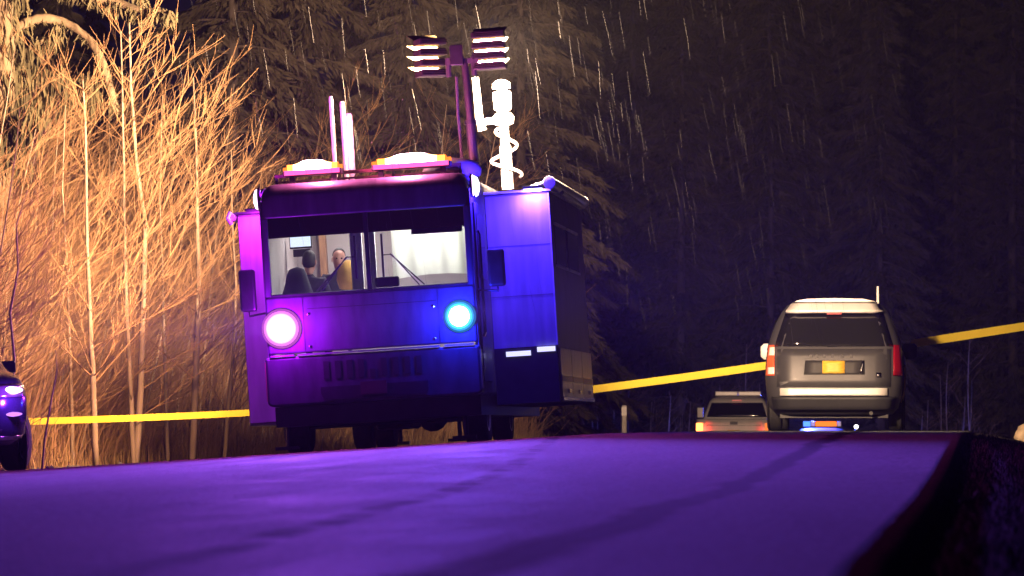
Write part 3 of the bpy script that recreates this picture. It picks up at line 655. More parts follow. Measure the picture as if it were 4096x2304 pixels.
VL.patch('spoiler', mat('roof_silver', (0.78, 0.76, 0.74), 0.35, 0.1, var=0.06), van, VL.near, 1.76, 1.90, (-0.72, -0.62), (0.72, 0.62), 0.05, nx=9, solid=0.05)  # spoiler and roof paler than the body: floodlight put into their colour
MB().loft([[Vector((x, y, z)) for x, z in ((-0.60, 1.93), (-0.42, 1.967), (0, 1.977), (0.42, 1.967), (0.60, 1.93), (0, 1.91))] for y in (0.72, 1.1, 2.4)]).build('roof_panel', MATS['roof_silver'], van, smooth=False)
box('high_brake_light', mat('lens_dull_red', (0.35, 0.01, 0.02), 0.3, emit=(1, 0.02, 0.04), estr=0.25), van, -0.11, 0.11, 0.42, 0.46, 1.73, 1.756)
VL.patch('bumper_step', MATS['roof_silver'], van, VL.near, 0.52, 0.63, (-0.79, -0.79), (0.79, 0.79), 0.03, nx=11, solid=0.03)
VL.patch('bumper', mat('van_bumper', (0.028, 0.029, 0.033), 0.55, var=0.15), van, VL.near, 0.30, 0.50, (-0.88, -0.92), (0.88, 0.92), 0.02, nx=13, solid=0.03)
tl = VL.patch('tail_light', mat('lens_lit_red', (0.7, 0.06, 0.02), 0.25, emit=(1.0, 0.16, 0.04), estr=0.6), van, VL.near, 0.82, 1.27, (-1.005, -0.965), (-0.88, -0.885), 0.018, nx=5, solid=0.02)  # floodlight reflected by the left lens is put in as emission
VL.patch('clear_lens', mat('lens_clear', (0.8, 0.6, 0.5), 0.2, emit=(1.0, 0.45, 0.30), estr=1.0), tl, VL.near, 0.84, 0.94, (-0.975, -0.975), (-0.88, -0.88), 0.034, nx=4, solid=0.01)
VL.patch('upper_lens', MATS['lens_clear'], tl, VL.near, 1.12, 1.24, (-0.965, -0.95), (-0.88, -0.88), 0.034, nx=4, solid=0.01)
tr2 = VL.patch('tail_light', mat('lens_unlit_red', (0.22, 0.006, 0.012), 0.25, emit=(1, 0.0, 0.03), estr=0.04), van, VL.near, 0.82, 1.27, (0.88, 0.885), (1.005, 0.965), 0.018, nx=5, solid=0.02)
pr = VL.patch('plate_recess', mat('recess_dark', (0.03, 0.03, 0.032), 0.6), tg, VL.near, 0.83, 1.04, (-0.44, -0.42), (0.46, 0.46), 0.016, nx=5, solid=0.006)
VL.patch('licence_plate', mat('plate_yellow', (0.80, 0.48, 0.05), 0.5, var=0.22, scale=14, stretch=(1, 1, 5)), tg, VL.near, 0.85, 1.035, (-0.165, -0.165), (0.165, 0.165), 0.028, nx=3, solid=0.005)
for x in (-0.36, -0.27, -0.16, -0.04, 0.10, 0.24): VL.patch('badge_letter', chrome, tg, VL.near, 1.08, 1.125, (x, x), (x+0.045, x+0.040), 0.022, nx=1, nz=1, solid=0.004, smooth=False)
VL.patch('badge', chrome, tg, VL.near, 0.79, 0.86, (0.63, 0.63), (0.70, 0.70), 0.022, nx=1, nz=1, solid=0.004)
VL.patch('handle_trim', chrome, tg, VL.near, 0.85, 1.03, (0.385, 0.42), (0.42, 0.455), 0.024, nx=1, nz=4, solid=0.006)
MB().tube([VL.near(1.25, -0.1, 0.03), VL.near(1.27, 0.25, 0.03)], 0.010, 6).build('rear_wiper', black, rw)
for s in (-1, 1):
    VL.side_patch('side_window', vg, van, s, 1.20, 1.68, (0.55, 0.75), (3.9, 3.1), 0.006, nz=5)
    VL.side_patch('sliding_door', vp, van, s, 0.40, 1.15, (1.6, 1.6), (2.7, 2.7), 0.008)
    mrr = MB().loft([[Vector((s*(1.08+0.0)+0.13*sx*k, 3.55+0.05*(i-1), 1.22+0.125*sz*k)) for sx, sz in ((-1,-0.6),(-0.6,-1),(0.6,-1),(1,-0.6),(1,0.6),(0.6,1),(-0.6,1),(-1,0.6))] for i, k in ((0, 0.92), (1, 1.0), (2, 0.9), (3, 0.6))]).build('mirror', mat('mirror_white', (0.75, 0.74, 0.72), 0.3) if s < 0 else black, van, smooth=True)  # left mirror pale, right black: floodlight put into the colour
    MB().tube([(s*0.95, 3.6, 1.16), (s*1.05, 3.58, 1.18)], 0.03, 6).build('mirror_stem', black, mrr)
    for y in (0.95, 4.05):
        MB().lathe([(0.39, 0), (0.37, 0.012), (0.02, 0.013)], 26, Matrix.Translation((s*0.982, y, 0.36)) @ Matrix.Rotation(R(90)*s, 4, 'Y')).build('wheel_arch', black, van)
        wheel(van, s*0.90, y, 0.335, 0.22, s, 5)
VL.side_patch('door_stripe', mat('decal_yellow', (0.70, 0.42, 0.04), 0.4), van, 1, 0.42, 0.98, (0.5, 1.0), (2.4, 3.2), 0.016)
VL.side_patch('door_stripe', mat('decal_blue', (0.05, 0.08, 0.45), 0.4), van, 1, 1.0, 1.12, (0.4, 0.6), (2.4, 3.2), 0.016)
MB().tube([(0.64, 0.95, 1.88), (0.64, 0.95, 2.16)], [0.022, 0.016], 8).build('antenna', antw, van)
box('underbody', black, van, -0.8, 0.8, 0.3, 4.8, 0.19, 0.26)
MB().tube([(0.55, 0.05, 0.26), (0.55, 0.5, 0.26)], 0.03, 8).build('exhaust', black, van)

# ------------------------------------------------------------------ pickup beyond the crest
PY, PX = 142.0, -5.99
pk = empty('pickup_truck', (PX, PY, road_h(PX, PY+1)))
tag(pk, 'white pickup truck with unlit roof light bar and glowing tail light beyond the crest', 'pickup')
wp = mat('pickup_white', (0.80, 0.77, 0.72), 0.4, var=0.05, scale=4, coat=0.3)
BL = Levels([(0.45, 0.05, 5.6, 0.92, 0.12), (0.62, 0.0, 5.7, 0.98, 0.14), (1.05, 0.0, 5.7, 1.0, 0.12), (1.30, 0.03, 5.55, 0.98, 0.12)])
BL.body('body', wp, pk)
CL = Levels([(1.302, 1.9, 4.7, 0.90, 0.15), (1.45, 1.95, 4.4, 0.86, 0.15), (1.78, 2.1, 3.7, 0.74, 0.15), (1.87, 2.25, 3.5, 0.66, 0.15), (1.90, 2.5, 3.3, 0.5, 0.15)])
cab = CL.body('cab', wp, pk)
CL.patch('rear_window', vg, cab, CL.near, 1.36, 1.74, (-0.80, -0.68), (0.80, 0.68), 0.01)
box('bed_liner', black, pk, -0.85, 0.85, 0.1, 1.88, 1.303, 1.315)
box('high_brake_light', MATS['lens_dull_red'], cab, -0.13, 0.13, 2.02, 2.06, 1.79, 1.82)
tgt = BL.patch('tailgate', wp, pk, BL.near, 0.72, 1.28, (-0.74, -0.74), (0.74, 0.74), 0.012)
for z in (1.13, 0.93): box('tailgate_crease', mat('crease_grey', (0.3, 0.29, 0.28), 0.5), tgt, -0.72, 0.72, -0.022, -0.014, z, z+0.012)
box('tailgate_handle', black, tgt, -0.10, 0.10, -0.03, -0.015, 1.16, 1.24)
box('licence_plate', MATS['plate_yellow'], tgt, -0.16, 0.16, -0.03, -0.018, 0.85, 1.02)
for s in (-1, 1):
    q = BL.patch('tail_light', glow('lens_brake', (1.0, 0.30, 0.06), 5.0) if s < 0 else glow('lens_brake_dim', (1.0, 0.22, 0.04), 1.2), pk, BL.near, 0.76, 1.20, (s*0.90-0.085, s*0.90-0.085), (s*0.90+0.08, s*0.90+0.08), 0.014, nx=4, solid=0.02)
    lamp('POINT', 'brake_bulb', q, (s*0.92, -0.15, 1.0), 10 if s < 0 else 3, (1.0, 0.06, 0.04), 0.06)
    mm = box('mirror', wp, pk, s*1.07-0.08, s*1.07+0.08, 3.9, 4.0, 1.35, 1.62, bevel=0.02)
    for y in (1.1, 4.7): wheel(pk, s*0.9, y, 0.40, 0.26, s, 6)
box('bumper', chrome, pk, -0.95, 0.95, -0.14, -0.002, 0.50, 0.68, bevel=0.03)
box('hitch', black, pk, -0.14, 0.14, -0.18, -0.142, 0.50, 0.62)
lb = box('light_bar', black, pk, -0.62, 0.62, 2.72, 2.98, 1.905, 1.93)
for i in range(2):
    box('lens', mat('lens_clear_bar', (0.75, 0.70, 0.68), 0.25, var=0.1), lb, -0.61+i*0.615, -0.005+i*0.615, 2.71, 2.99, 1.932, 2.05, bevel=0.02)
# ------------------------------------------------------------------ patrol car facing us under the van
QY, QX = 158.0, -4.15
pc = empty('patrol_car', (QX, QY, road_h(QX, QY+1)))
tag(pc, 'distant patrol car facing the camera with blue and amber roof lights, seen under the minivan', 'car')
cp = mat('patrol_grey', (0.16, 0.17, 0.17), 0.35, var=0.08, coat=0.4)
QL = Levels([(0.25, 0.1, 4.7, 0.82, 0.3), (0.45, 0.0, 4.85, 0.92, 0.32), (0.70, 0.03, 4.85, 0.94, 0.3), (0.88, 0.20, 4.8, 0.92, 0.3), (0.98, 0.9, 4.5, 0.88, 0.25), (1.05, 1.3, 4.3, 0.86, 0.22), (1.32, 1.85, 3.9, 0.72, 0.2), (1.45, 2.2, 3.6, 0.62, 0.2), (1.49, 2.5, 3.2, 0.4, 0.2)])
QL.body('body', cp, pc)
QL.patch('windscreen', vg, pc, QL.near, 1.06, 1.40, (-0.74, -0.58), (0.74, 0.58), 0.01)
QL.patch('grille', black, pc, QL.near, 0.50, 0.70, (-0.45, -0.45), (0.45, 0.45), 0.012)
pl = box('light_bar', black, pc, -0.58, 0.58, 2.55, 2.85, 1.50, 1.53)
for x0, x1, m in ((-0.56, -0.36, glow('lens_bar_blue', (0.06, 0.18, 1.0), 3.0)), (-0.34, -0.22, MATS['lens_clear_bar']), (-0.20, 0.42, glow('lens_bar_amber', (1.0, 0.20, 0.02), 1.6)), (0.44, 0.56, MATS['lens_clear_bar'])):
    box('lens', m, pl, x0, x1, 2.54, 2.86, 1.532, 1.68, bevel=0.01)
lamp('POINT', 'bar_bulb', pl, (-0.46, 2.7, 2.0), 2600, (0.05, 0.08, 1.0), 0.1)
for s in (-1, 1):
    hl = QL.patch('headlight', glow('lens_headlight', (1.0, 0.95, 0.85), 9) if s > 0 else mat('headlight_off', (0.5, 0.5, 0.5), 0.15), pc, QL.near, 0.66, 0.80, (s*0.74-0.13, s*0.74-0.12), (s*0.74+0.13, s*0.74+0.12), 0.02, nx=5)
    box('mirror', cp, pc, s*0.98-0.09, s*0.98+0.09, 1.5, 1.6, 1.02, 1.16, bevel=0.02)
    for y in (0.95, 3.85): wheel(pc, s*0.84, y, 0.33, 0.22, s, 5)
# spotlight beside its windscreen, the white point of light seen under the van
sp = MB().lathe([(0.04, 0), (0.06, 0.05), (0.06, 0.10)], 14, Matrix.Translation((1.03, 1.5, 1.52)) @ Matrix.Rotation(R(90), 4, 'X')).build('spotlight', black, pc)
MB().lathe([(0.058, 0.101), (0.05, 0.115), (0.01, 0.12)], 14, Matrix.Translation((1.03, 1.5, 1.52)) @ Matrix.Rotation(R(90), 4, 'X')).build('lens', MATS['lens_headlight'], sp)
MB().tube([(0.80, 1.55, 1.12), (1.03, 1.5, 1.46)], 0.02, 6).build('spotlight_stem', black, sp)
# ------------------------------------------------------------------ dark car at the left edge
SX, SY = -11.13, 58.95
sv = empty('parked_car', (SX, SY, road_h(SX, SY+1)-0.01), (0, R(3.2)*-1, R(18)))
tag(sv, 'dark blue car at the left edge, violet-lit lamps and front wheel showing', 'car')
sp_ = mat('car_dark_blue', (0.035, 0.035, 0.09), 0.22, 0.4, var=0.1, coat=0.8)
SL = Levels([(0.30, 0.14, 4.5, 0.80, 0.3), (0.42, 0.02, 4.6, 0.90, 0.36), (0.62, 0.0, 4.62, 0.935, 0.38), (0.80, 0.02, 4.62, 0.945, 0.38), (0.95, 0.10, 4.6, 0.93, 0.36), (1.05, 0.30, 4.58, 0.90, 0.32),
             (1.12, 0.85, 4.55, 0.87, 0.25), (1.16, 1.15, 4.52, 0.86, 0.22), (1.40, 1.62, 4.42, 0.78, 0.2), (1.62, 2.05, 4.25, 0.69, 0.2), (1.69, 2.35, 4.0, 0.58, 0.2), (1.71, 2.7, 3.6, 0.4, 0.2)])
SL.body('body', sp_, sv)
SL.patch('windscreen', vg, sv, SL.near, 1.18, 1.60, (-0.76, -0.62), (0.76, 0.62), 0.01)
SL.patch('grille', black, sv, SL.near, 0.58, 0.86, (-0.45, -0.45), (0.45, 0.45), 0.012)
SL.patch('lower_intake', black, sv, SL.near, 0.34, 0.48, (-0.55, -0.6), (0.55, 0.6), 0.012)
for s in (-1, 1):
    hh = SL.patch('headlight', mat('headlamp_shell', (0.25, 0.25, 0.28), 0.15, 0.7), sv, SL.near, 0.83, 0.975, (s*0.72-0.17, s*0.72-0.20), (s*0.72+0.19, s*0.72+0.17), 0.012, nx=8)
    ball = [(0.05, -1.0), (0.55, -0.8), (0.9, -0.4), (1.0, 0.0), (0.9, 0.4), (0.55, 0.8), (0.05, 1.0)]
    for z, hx, hz, m in ((0.905, 0.14, 0.045, glow('flasher_violet', (0.85, 0.55, 1.0), 4.0)), (0.64, 0.11, 0.026, glow('fog_violet', (0.62, 0.22, 1.0), 1.6))):  # glowing lenses added to make the violet highlights on this car
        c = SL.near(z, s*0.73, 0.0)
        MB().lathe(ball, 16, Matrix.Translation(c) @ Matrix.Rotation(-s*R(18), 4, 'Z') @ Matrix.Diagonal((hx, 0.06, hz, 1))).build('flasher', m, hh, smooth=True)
    SL.patch('bumper_trim', chrome, sv, SL.near, 0.36, 0.40, (s*0.68-0.15, s*0.68-0.15), (s*0.68+0.15, s*0.68+0.18), 0.016, nx=6)
    SL.side_patch('side_window', vg, sv, s, 1.20, 1.60, (1.6, 2.2), (4.0, 3.8), 0.006)
    for y in (0.98, 3.65):
        arch = MB().lathe([(0.42, 0), (0.41, 0.014), (0.37, 0.016), (0.36, 0.004), (0.02, 0.003)], 30, Matrix.Translation((s*0.938, y, 0.37)) @ Matrix.Rotation(R(90)*s, 4, 'Y')).build('wheel_arch', black, sv)
        wheel(sv, s*0.86, y, 0.355, 0.24, s, 7, steer=R(-24) if y < 1 else 0)
    lamp('POINT', 'flasher_bulb', hh, (s*0.80, -0.22, 0.92), 60, (0.35, 0.05, 1.0), 0.05)  # extra light added to throw violet on the car's front
    mr = MB().box(s*0.93-0.09, s*0.93+0.09, 1.62, 1.73, 1.10, 1.24).build('mirror', sp_, sv, bevel=0.03)

# ------------------------------------------------------------------ barrier tape, marker post, rock
tapem = mat('tape_yellow', (0.92, 0.72, 0.06), 0.35, var=0.06, scale=3)
_nt = tapem.node_tree; _t = _nt.nodes.new('ShaderNodeBsdfTranslucent'); _t.inputs[0].default_value = (0.92, 0.72, 0.06, 1); _m = _nt.nodes.new('ShaderNodeMixShader'); _m.inputs[0].default_value = 0.3
_nt.links.new(_nt.nodes['Principled BSDF'].outputs[0], _m.inputs[1]); _nt.links.new(_t.outputs[0], _m.inputs[2]); _nt.links.new(_m.outputs[0], _nt.nodes['Material Output'].inputs[0])
def tape(a, b, w, sag, label, wob, seed, lay=0.0):
    rr = random.Random(seed); a = Vector(a); b = Vector(b); rows = [[], []]; n = 48
    for i in range(n+1):
        t = i/n; c = a.lerp(b, t); c.z -= sag*4*t*(1-t)
        k = 0.35*math.sin(t*9+seed)*wob + lay
        sd = Vector((b.y-a.y, a.x-b.x, 0)).normalized()
        up = sd*math.sin(k) + Vector((0, 0, math.cos(k)))
        rows[0].append(c-up*w/2); rows[1].append(c+up*w/2)
    o = MB().grid(rows).build('barrier_tape', tapem, None, smooth=True)
    tag(o, label, 'tape', 'yellow barrier tapes across the scene'); return o
tape(P(1564, 1652, 86.6), (-3.02, 83.6, 1.22), 0.12, 0.03, 'yellow barrier tape stretched from behind the truck to the minivan', 0.4, 1, 0.1)
tape((-0.80, 83.6, 1.55), (2.6, 86.5, 2.12), 0.13, 0.0, 'yellow barrier tape running from the minivan off the right side', 0.5, 2)
tape((-14.2, 63.0, 0.30), truckpt(-1.80, 7.5, 0.60), 0.085, 0.05, 'yellow barrier tape strung in front of the bare thicket on the left', 0.6, 3)
mk = MB().tube([(0, 0, -0.05), (0, 0, 0.62), (0, 0, 0.80)], [0.05, 0.05, 0.045], 8).build('marker_post', mat('post_paint', (0.75, 0.68, 0.62), 0.5, var=0.1), None, loc=(P(2497, 1690, 106).x, 106, road_h(-6.6, 106)))
tag(mk, 'white roadside marker post between the truck and the pickup', 'post')
box('reflector', mat('reflector_white', (0.9, 0.85, 0.8), 0.3), mk, -0.05, 0.05, -0.055, -0.05, 0.6, 0.77)
rr = random.Random(3); rk_ = MB()
rings = []
for i, (z, r) in enumerate(((-0.05, 0.22), (0.06, 0.25), (0.15, 0.23), (0.22, 0.17), (0.27, 0.07))):
    rings.append([Vector((math.cos(a*0.628)*r*rr.uniform(0.8, 1.15), math.sin(a*0.628)*r*rr.uniform(0.8, 1.15), z*rr.uniform(0.9, 1.1))) for a in range(10)])
rk_.loft(rings); ro = rk_.build('rock', mat('pale_stone', (0.55, 0.42, 0.28), 0.85, var=0.25, scale=8, bump=0.5), None, smooth=True, loc=(1.02, 84.0, ground_h(1.02, 84.0)+0.02))
tag(ro, 'pale rounded rock at the right end of the crest', 'rock')
# ------------------------------------------------------------------ bare saplings of the thicket
barkp = mat('sapling_bark', (0.29, 0.21, 0.145), 0.9, var=0.35, scale=5, stretch=(1, 1, 0.25))
twigm = mat('twig_bark', (0.26, 0.145, 0.065), 0.9, var=0.3, scale=3)
def curve_pts(p, d, length, n, bend, rr, wob=0.12):
    pts = [p.copy()]; d = d.normalized()
    for i in range(n):
        d = (d + bend/n + Vector((rr.uniform(-1,1), rr.uniform(-1,1), rr.uniform(-1,1)))*wob).normalized()
        p = p + d*(length/n); pts.append(p.copy())
    return pts
def sapling(seed, h, nb, lean, r0=0.035, pts=None, twigs=6):
    """trunk mesh and branch mesh; the branches sweep up towards the road"""
    rr = random.Random(seed)
    if pts is None:
        pts = curve_pts(Vector((0,0,-0.1)), Vector((lean+rr.uniform(-0.1,0.1), rr.uniform(-0.1,0.1), 1)), h, 9, Vector((rr.uniform(-0.15,0.2), 0, 0)), rr, 0.045)
    k = len(pts); t = MB().tube(pts, [r0*(1-0.80*i/(k-1)) for i in range(k)], 6); b = MB()
    for i in range(nb):
        u = rr.uniform(0.10, 0.97)**0.85; q = u*(k-1); a = int(q); p = pts[a].lerp(pts[min(a+1, k-1)], q-a)
        az = rr.choice((rr.gauss(0.0, 0.7), rr.gauss(0.0, 0.7), rr.uniform(-3.1, 3.1)))
        d = Vector((math.cos(az), math.sin(az), rr.uniform(0.35, 1.1)))
        L = h*rr.uniform(0.16, 0.42)*(1.15-u*0.7)
        bp = curve_pts(p, d, L, 4, Vector((0.05, 0, rr.uniform(0.1, 0.6))), rr, 0.09)
        br = r0*rr.uniform(0.16, 0.34)*(1-0.5*u)
        b.tube(bp, [br, br*0.8, br*0.6, br*0.42, 0.0022], 3, cap=False)
        for j in range(twigs):
            s = rr.randint(1, 3); pp = bp[s].lerp(bp[s+1], rr.random()); dd = (bp[s+1]-bp[s]).normalized()
            dd = (dd + Vector((rr.uniform(-0.8,0.8), rr.uniform(-0.8,0.8), rr.uniform(-0.3,0.8)))).normalized()
            tp = curve_pts(pp, dd, L*rr.uniform(0.15, 0.5), 2, Vector((0,0,0.2)), rr, 0.12)
            b.tube(tp, [br*0.42+0.0012, br*0.3+0.001, 0.0015], 3, cap=False)
    return t.mesh('trunk', barkp, True), b.mesh('branches', twigm, True)
def plant(name, meshes, loc, rz, s, label, cat, group, parts=('trunk', 'branches'), tiltx=0.0):
    o = empty(name, loc, (0, tiltx, rz)); o.scale = (s, s, s) if not isinstance(s, tuple) else s
    for me, nm in zip(meshes, parts): put(me, nm, o)
    tag(o, label, cat, group); return o
# the trunks one can follow in the photograph: pixel course (base first) and distance
named = [
 ([(384,1800),(372,1500),(362,1335),(348,972),(342,483),(331,317)], 69.0, 0.045, 'pale straight sapling trunk nearest the dark car, lit full length'),
 ([(536,1845),(525,1625),(507,1262),(500,943),(492,500),(483,124)], 71.0, 0.040, 'left stem of the pale forked pair in the lit thicket'),
 ([(540,1845),(562,1552),(572,1248),(580,900),(545,640),(524,345),(517,90)], 71.2, 0.052, 'right stem of the pale forked pair, tallest in the lit thicket'),
 ([(768,1830),(786,1407),(797,1117),(790,900),(787,621),(773,310)], 74.0, 0.052, 'stout pale sapling midway between forked pair and truck'),
 ([(672,1830),(668,1697),(655,1300),(652,1153),(640,800),(650,380)], 75.0, 0.032, 'thin sapling just left of the stout pale one'),
 ([(292,1850),(288,1682),(275,1300),(268,1081),(250,760),(262,420)], 70.0, 0.030, 'thin leaning sapling left of the pale straight trunk'),
 ([(895,1830),(912,1640),(935,1407),(945,1150),(930,900),(925,600)], 76.0, 0.034, 'pale sapling closest to the left side of the truck'),
]
allb = []
for i, (px, Y, r0, lab) in enumerate(named):
    w = [P(x, y, Y) for x, y in px]; base = Vector((w[0].x, Y, ground_h(w[0].x, Y)-0.05))
    rr = random.Random(70+i); pts = []
    w[0] = base.copy()
    for a, b2 in zip(w, w[1:]):
        for k in range(3): pts.append(a.lerp(b2, k/3)-base + Vector((0, rr.uniform(-0.03,0.03), 0)))
    pts.append(w[-1]-base)
    h = pts[-1].z
    plant('sapling', sapling(200+i, h, 46, 0, r0, pts, 7), base, 0, 1.0, lab, 'sapling', 'bare saplings of the lit thicket')
var = [sapling(300+i, 3.6+0.35*i, 40+2*i, 0.04, 0.026+0.002*(i % 3), None, 7) for i in range(8)]
rr = random.Random(21)
spots = []
while len(spots) < 190:
    Y = rr.uniform(64.5, 92) if len(spots) < 150 else rr.uniform(88, 104)
    px = rr.uniform(-260, 1330) if len(spots) < 150 else rr.uniform(950, 2000)
    x = P(px, 1700, Y).x
    if x > left_edge(Y)-0.5: continue
    d = left_edge(Y)-x
    if d > 9: continue
    spots.append((x, Y, d))
spots.sort(key=lambda s: s[1])
for x, Y, d in spots:
    me = rr.choice(var); s = rr.uniform(0.62, 1.12)*(0.72 if d < 1.2 else 1.0)
    plant('sapling', me, (x, Y, ground_h(x, Y)-0.03), rr.uniform(-0.7, 0.7), s, 'thin bare sapling among many in the lit thicket left of the truck', 'sapling', 'saplings filling the lit thicket', tiltx=rr.uniform(-0.05, 0.16))
# dark stems standing close to the car, and one bent twig
for i, (px, Y, r0, lab) in enumerate([([(62,1900),(40,1600),(58,1440),(40,1250),(72,1080),(66,900),(110,760)], 64.0, 0.035, 'dark leaning stem behind the dark car at the left edge'),
                                      ([(165,1900),(178,1760),(205,1600),(228,1480),(222,1400)], 63.5, 0.016, 'short dark bent stem beside the dark car wheel')]):
    w = [P(x, y, Y) for x, y in px]; base = Vector((w[0].x, Y, ground_h(w[0].x, Y)-0.05)); w[0] = base.copy()
    pts = []
    for a, b2 in zip(w, w[1:]):
        for k in range(3): pts.append(a.lerp(b2, k/3)-base)
    pts.append(w[-1]-base)
    ms = sapling(500+i, pts[-1].z, 16 if i == 0 else 4, 0, r0*(0.7 if i == 0 else 1), pts, 5)
    o = plant('dark_stem', ms, base, 0, 1.0, lab, 'sapling', 'dark stems at the left edge')
# saplings beyond the crest
rr = random.Random(8)
far = [sapling(600+i, 3.0+0.5*i, 16, 0.0, 0.035, None, 3) for i in range(4)]
for i, px in enumerate((3662, 3705, 3760, 3808, 3826, 3852, 3872, 3898)):
    Y = 170+rr.uniform(-3, 5); x = P(px, 1700, Y).x
    plant('sapling', far[i % 4], (x, Y, ground_h(x, Y)-0.1), rr.uniform(-0.4, 0.4), rr.uniform(0.75, 1.05), 'thin sapling lit blue right of the minivan', 'sapling', 'blue-lit saplings beyond the crest')
for i in range(26):
    px = rr.uniform(2380, 3040); Y = rr.uniform(163, 182); x = P(px, 1700, Y).x
    plant('sapling', far[i % 4], (x, Y, ground_h(x, Y)-0.1), rr.uniform(-0.6, 0.6), rr.uniform(0.7, 1.1), 'thin violet-lit sapling beyond the crest between truck and minivan', 'sapling', 'violet-lit saplings beyond the crest')
# ------------------------------------------------------------------ undergrowth: dry stalks and canes
u = MB(); rr = random.Random(17)
for i in range(13000):
    Y = rr.uniform(61, 104); d = abs(rr.gauss(0, 1.6))+0.12; x = left_edge(Y)-d
    z = ground_h(x, Y)-0.03; L = rr.uniform(0.15, 0.75)*(1.0 if d > 0.5 else 0.6); a = rr.uniform(0, 6.28); ln = abs(rr.gauss(0.25, 0.3))
    dv = Vector((math.cos(a)*ln, math.sin(a)*ln, 1)).normalized(); w = rr.uniform(0.003, 0.008)
    sd = Vector((math.cos(a+1.57), math.sin(a+1.57), 0))*w; p = Vector((x, Y, z)); m = p+dv*L*0.6; e = p+dv*L+Vector((math.cos(a), math.sin(a), -0.4))*L*0.12
    u.add([p-sd, p+sd, m+sd*0.8, m-sd*0.8, e], ((0,1,2,3), (3,2,4)))
tag(u.build('dry_stalks', mat('dry_grass', (0.34, 0.22, 0.10), 0.9, var=0.4, scale=1.5)), 'dry grass stalks and canes at the foot of the thicket', 'grass', kind='stuff')
# thin brush deep in the thicket
u = MB()
for i in range(8200):
    Y = rr.uniform(65, 104); d = rr.uniform(0.4, 10) if i < 5200 else rr.uniform(0.3, 4); x = left_edge(Y)-d
    p = Vector((x, Y, ground_h(x, Y)+rr.uniform(0, 2.6))); az = rr.gauss(0.1, 0.9)
    b2 = curve_pts(p, Vector((math.cos(az), math.sin(az), rr.uniform(0.2, 1.4))), rr.uniform(0.5, 1.6), 3, Vector((0,0,0.3)), rr, 0.12)
    r = rr.uniform(0.003, 0.007); u.tube(b2, [r, r*0.8, r*0.6, 0.002], 3, cap=False)
for i in range(5200):
    Y = rr.uniform(63.5, 100); d = abs(rr.gauss(0, 2.2))+0.2; x = left_edge(Y)-d
    p = Vector((x, Y, ground_h(x, Y)-0.03)); L = rr.uniform(0.5, 2.0)*(0.6 if d < 0.7 else 1.0)
    b2 = curve_pts(p, Vector((rr.gauss(0.05, 0.16), rr.gauss(0, 0.16), 1)), L, 3, Vector((rr.gauss(0.1, 0.2), 0, 0)), rr, 0.06)
    r = rr.uniform(0.003, 0.008); u.tube(b2, [r, r*0.8, r*0.6, 0.002], 3, cap=False)
tag(u.build('brush', twigm), 'tangled thin brown brush filling the lit thicket', 'brush', kind='stuff')
# verge grass at the right
u = MB()
for i in range(9000):
    Y = rr.uniform(7, 60)**1.0; x = right_edge(Y)+abs(rr.gauss(0, 0.5))+rr.uniform(-0.03, 0.05)
    z = ground_h(x, Y)-0.01; L = rr.uniform(0.02, 0.07); a = rr.uniform(0, 6.28)
    dv = Vector((math.cos(a)*0.5, math.sin(a)*0.5, 1)); sd = Vector((math.cos(a+1.57), math.sin(a+1.57), 0))*0.002; p = Vector((x, Y, z)); m = p+dv*L*0.6
    u.add([p-sd, p+sd, m+sd, m-sd, p+dv*L+Vector((math.cos(a), math.sin(a), 0))*L*0.4], ((0,1,2,3), (3,2,4)))
tag(u.build('verge_grass', mat('verge_grass', (0.03, 0.035, 0.02), 0.9, var=0.4, scale=4, spec=0.1)), 'short dark grass on the right verge in the foreground', 'grass', kind='stuff')

# ------------------------------------------------------------------ conifers
firbark = mat('conifer_bark', (0.08, 0.06, 0.05), 0.95, var=0.4, scale=4, bump=0.5, stretch=(1, 1, 0.2))
needle = mat('conifer_needles', (0.065, 0.052, 0.036), 0.85, var=0.55, scale=0.9, spec=0.2)
def conifer(seed, h, r, nb, nl, start=0.10):
    rr = random.Random(seed); t = MB(); n = MB()
    tp = [Vector((rr.uniform(-0.1,0.1)*i/6, rr.uniform(-0.1,0.1)*i/6, h*i/6-0.3*(i == 0))) for i in range(7)]
    t.tube(tp, [0.17*(1-i/6.4) for i in range(7)], 8)
    for i in range(nb):
        f = start+(1-start)*((i+rr.random())/nb)**0.9; z = h*f
        az = i*2.4+rr.uniform(-0.5, 0.5); L = r*(1.06-f)**0.75*rr.uniform(0.6, 1.15); d = Vector((math.cos(az), math.sin(az), rr.uniform(-0.05, 0.3)))
        bp = curve_pts(Vector((0,0,z)), d, L, 5, Vector((0,0,-0.75)), rr, 0.06)
        t.tube(bp, [0.035, 0.028, 0.02, 0.014, 0.009, 0.004], 3, cap=False)
        for j in range(nl):
            q = rr.uniform(0.12, 1)*4.999; a = int(q); p = bp[a].lerp(bp[a+1], q-a)
            sd = Vector((-d.y, d.x, 0)); off = rr.gauss(0, 1)*L*0.12*(1.2-q/6)
            p = p+sd*off+Vector((0,0,-abs(off)*0.35+rr.uniform(-0.06, 0.05)))
            g = (d*rr.uniform(0.2, 0.9)+sd*(off*1.2+rr.uniform(-0.4,0.4))+Vector((0,0,-rr.uniform(0.25, 1.0)))).normalized()
            l = rr.uniform(0.14, 0.36); w = g.cross(Vector((rr.uniform(-1,1), rr.uniform(-1,1), rr.uniform(-0.2,1)))).normalized()*rr.uniform(0.014, 0.042)
            n.add([p-w*0.4, p+g*l*0.4-w, p+g*l, p+g*l*0.4+w, ], ((0,1,2,3),))
    return t.mesh('trunk', firbark, True), n.mesh('crown', needle)
con = [conifer(40+i, 15+2.0*i, 2.7+0.2*(i % 3), 140, 230, 0.03 if i < 3 else 0.06) for i in range(5)]
rr = random.Random(77)
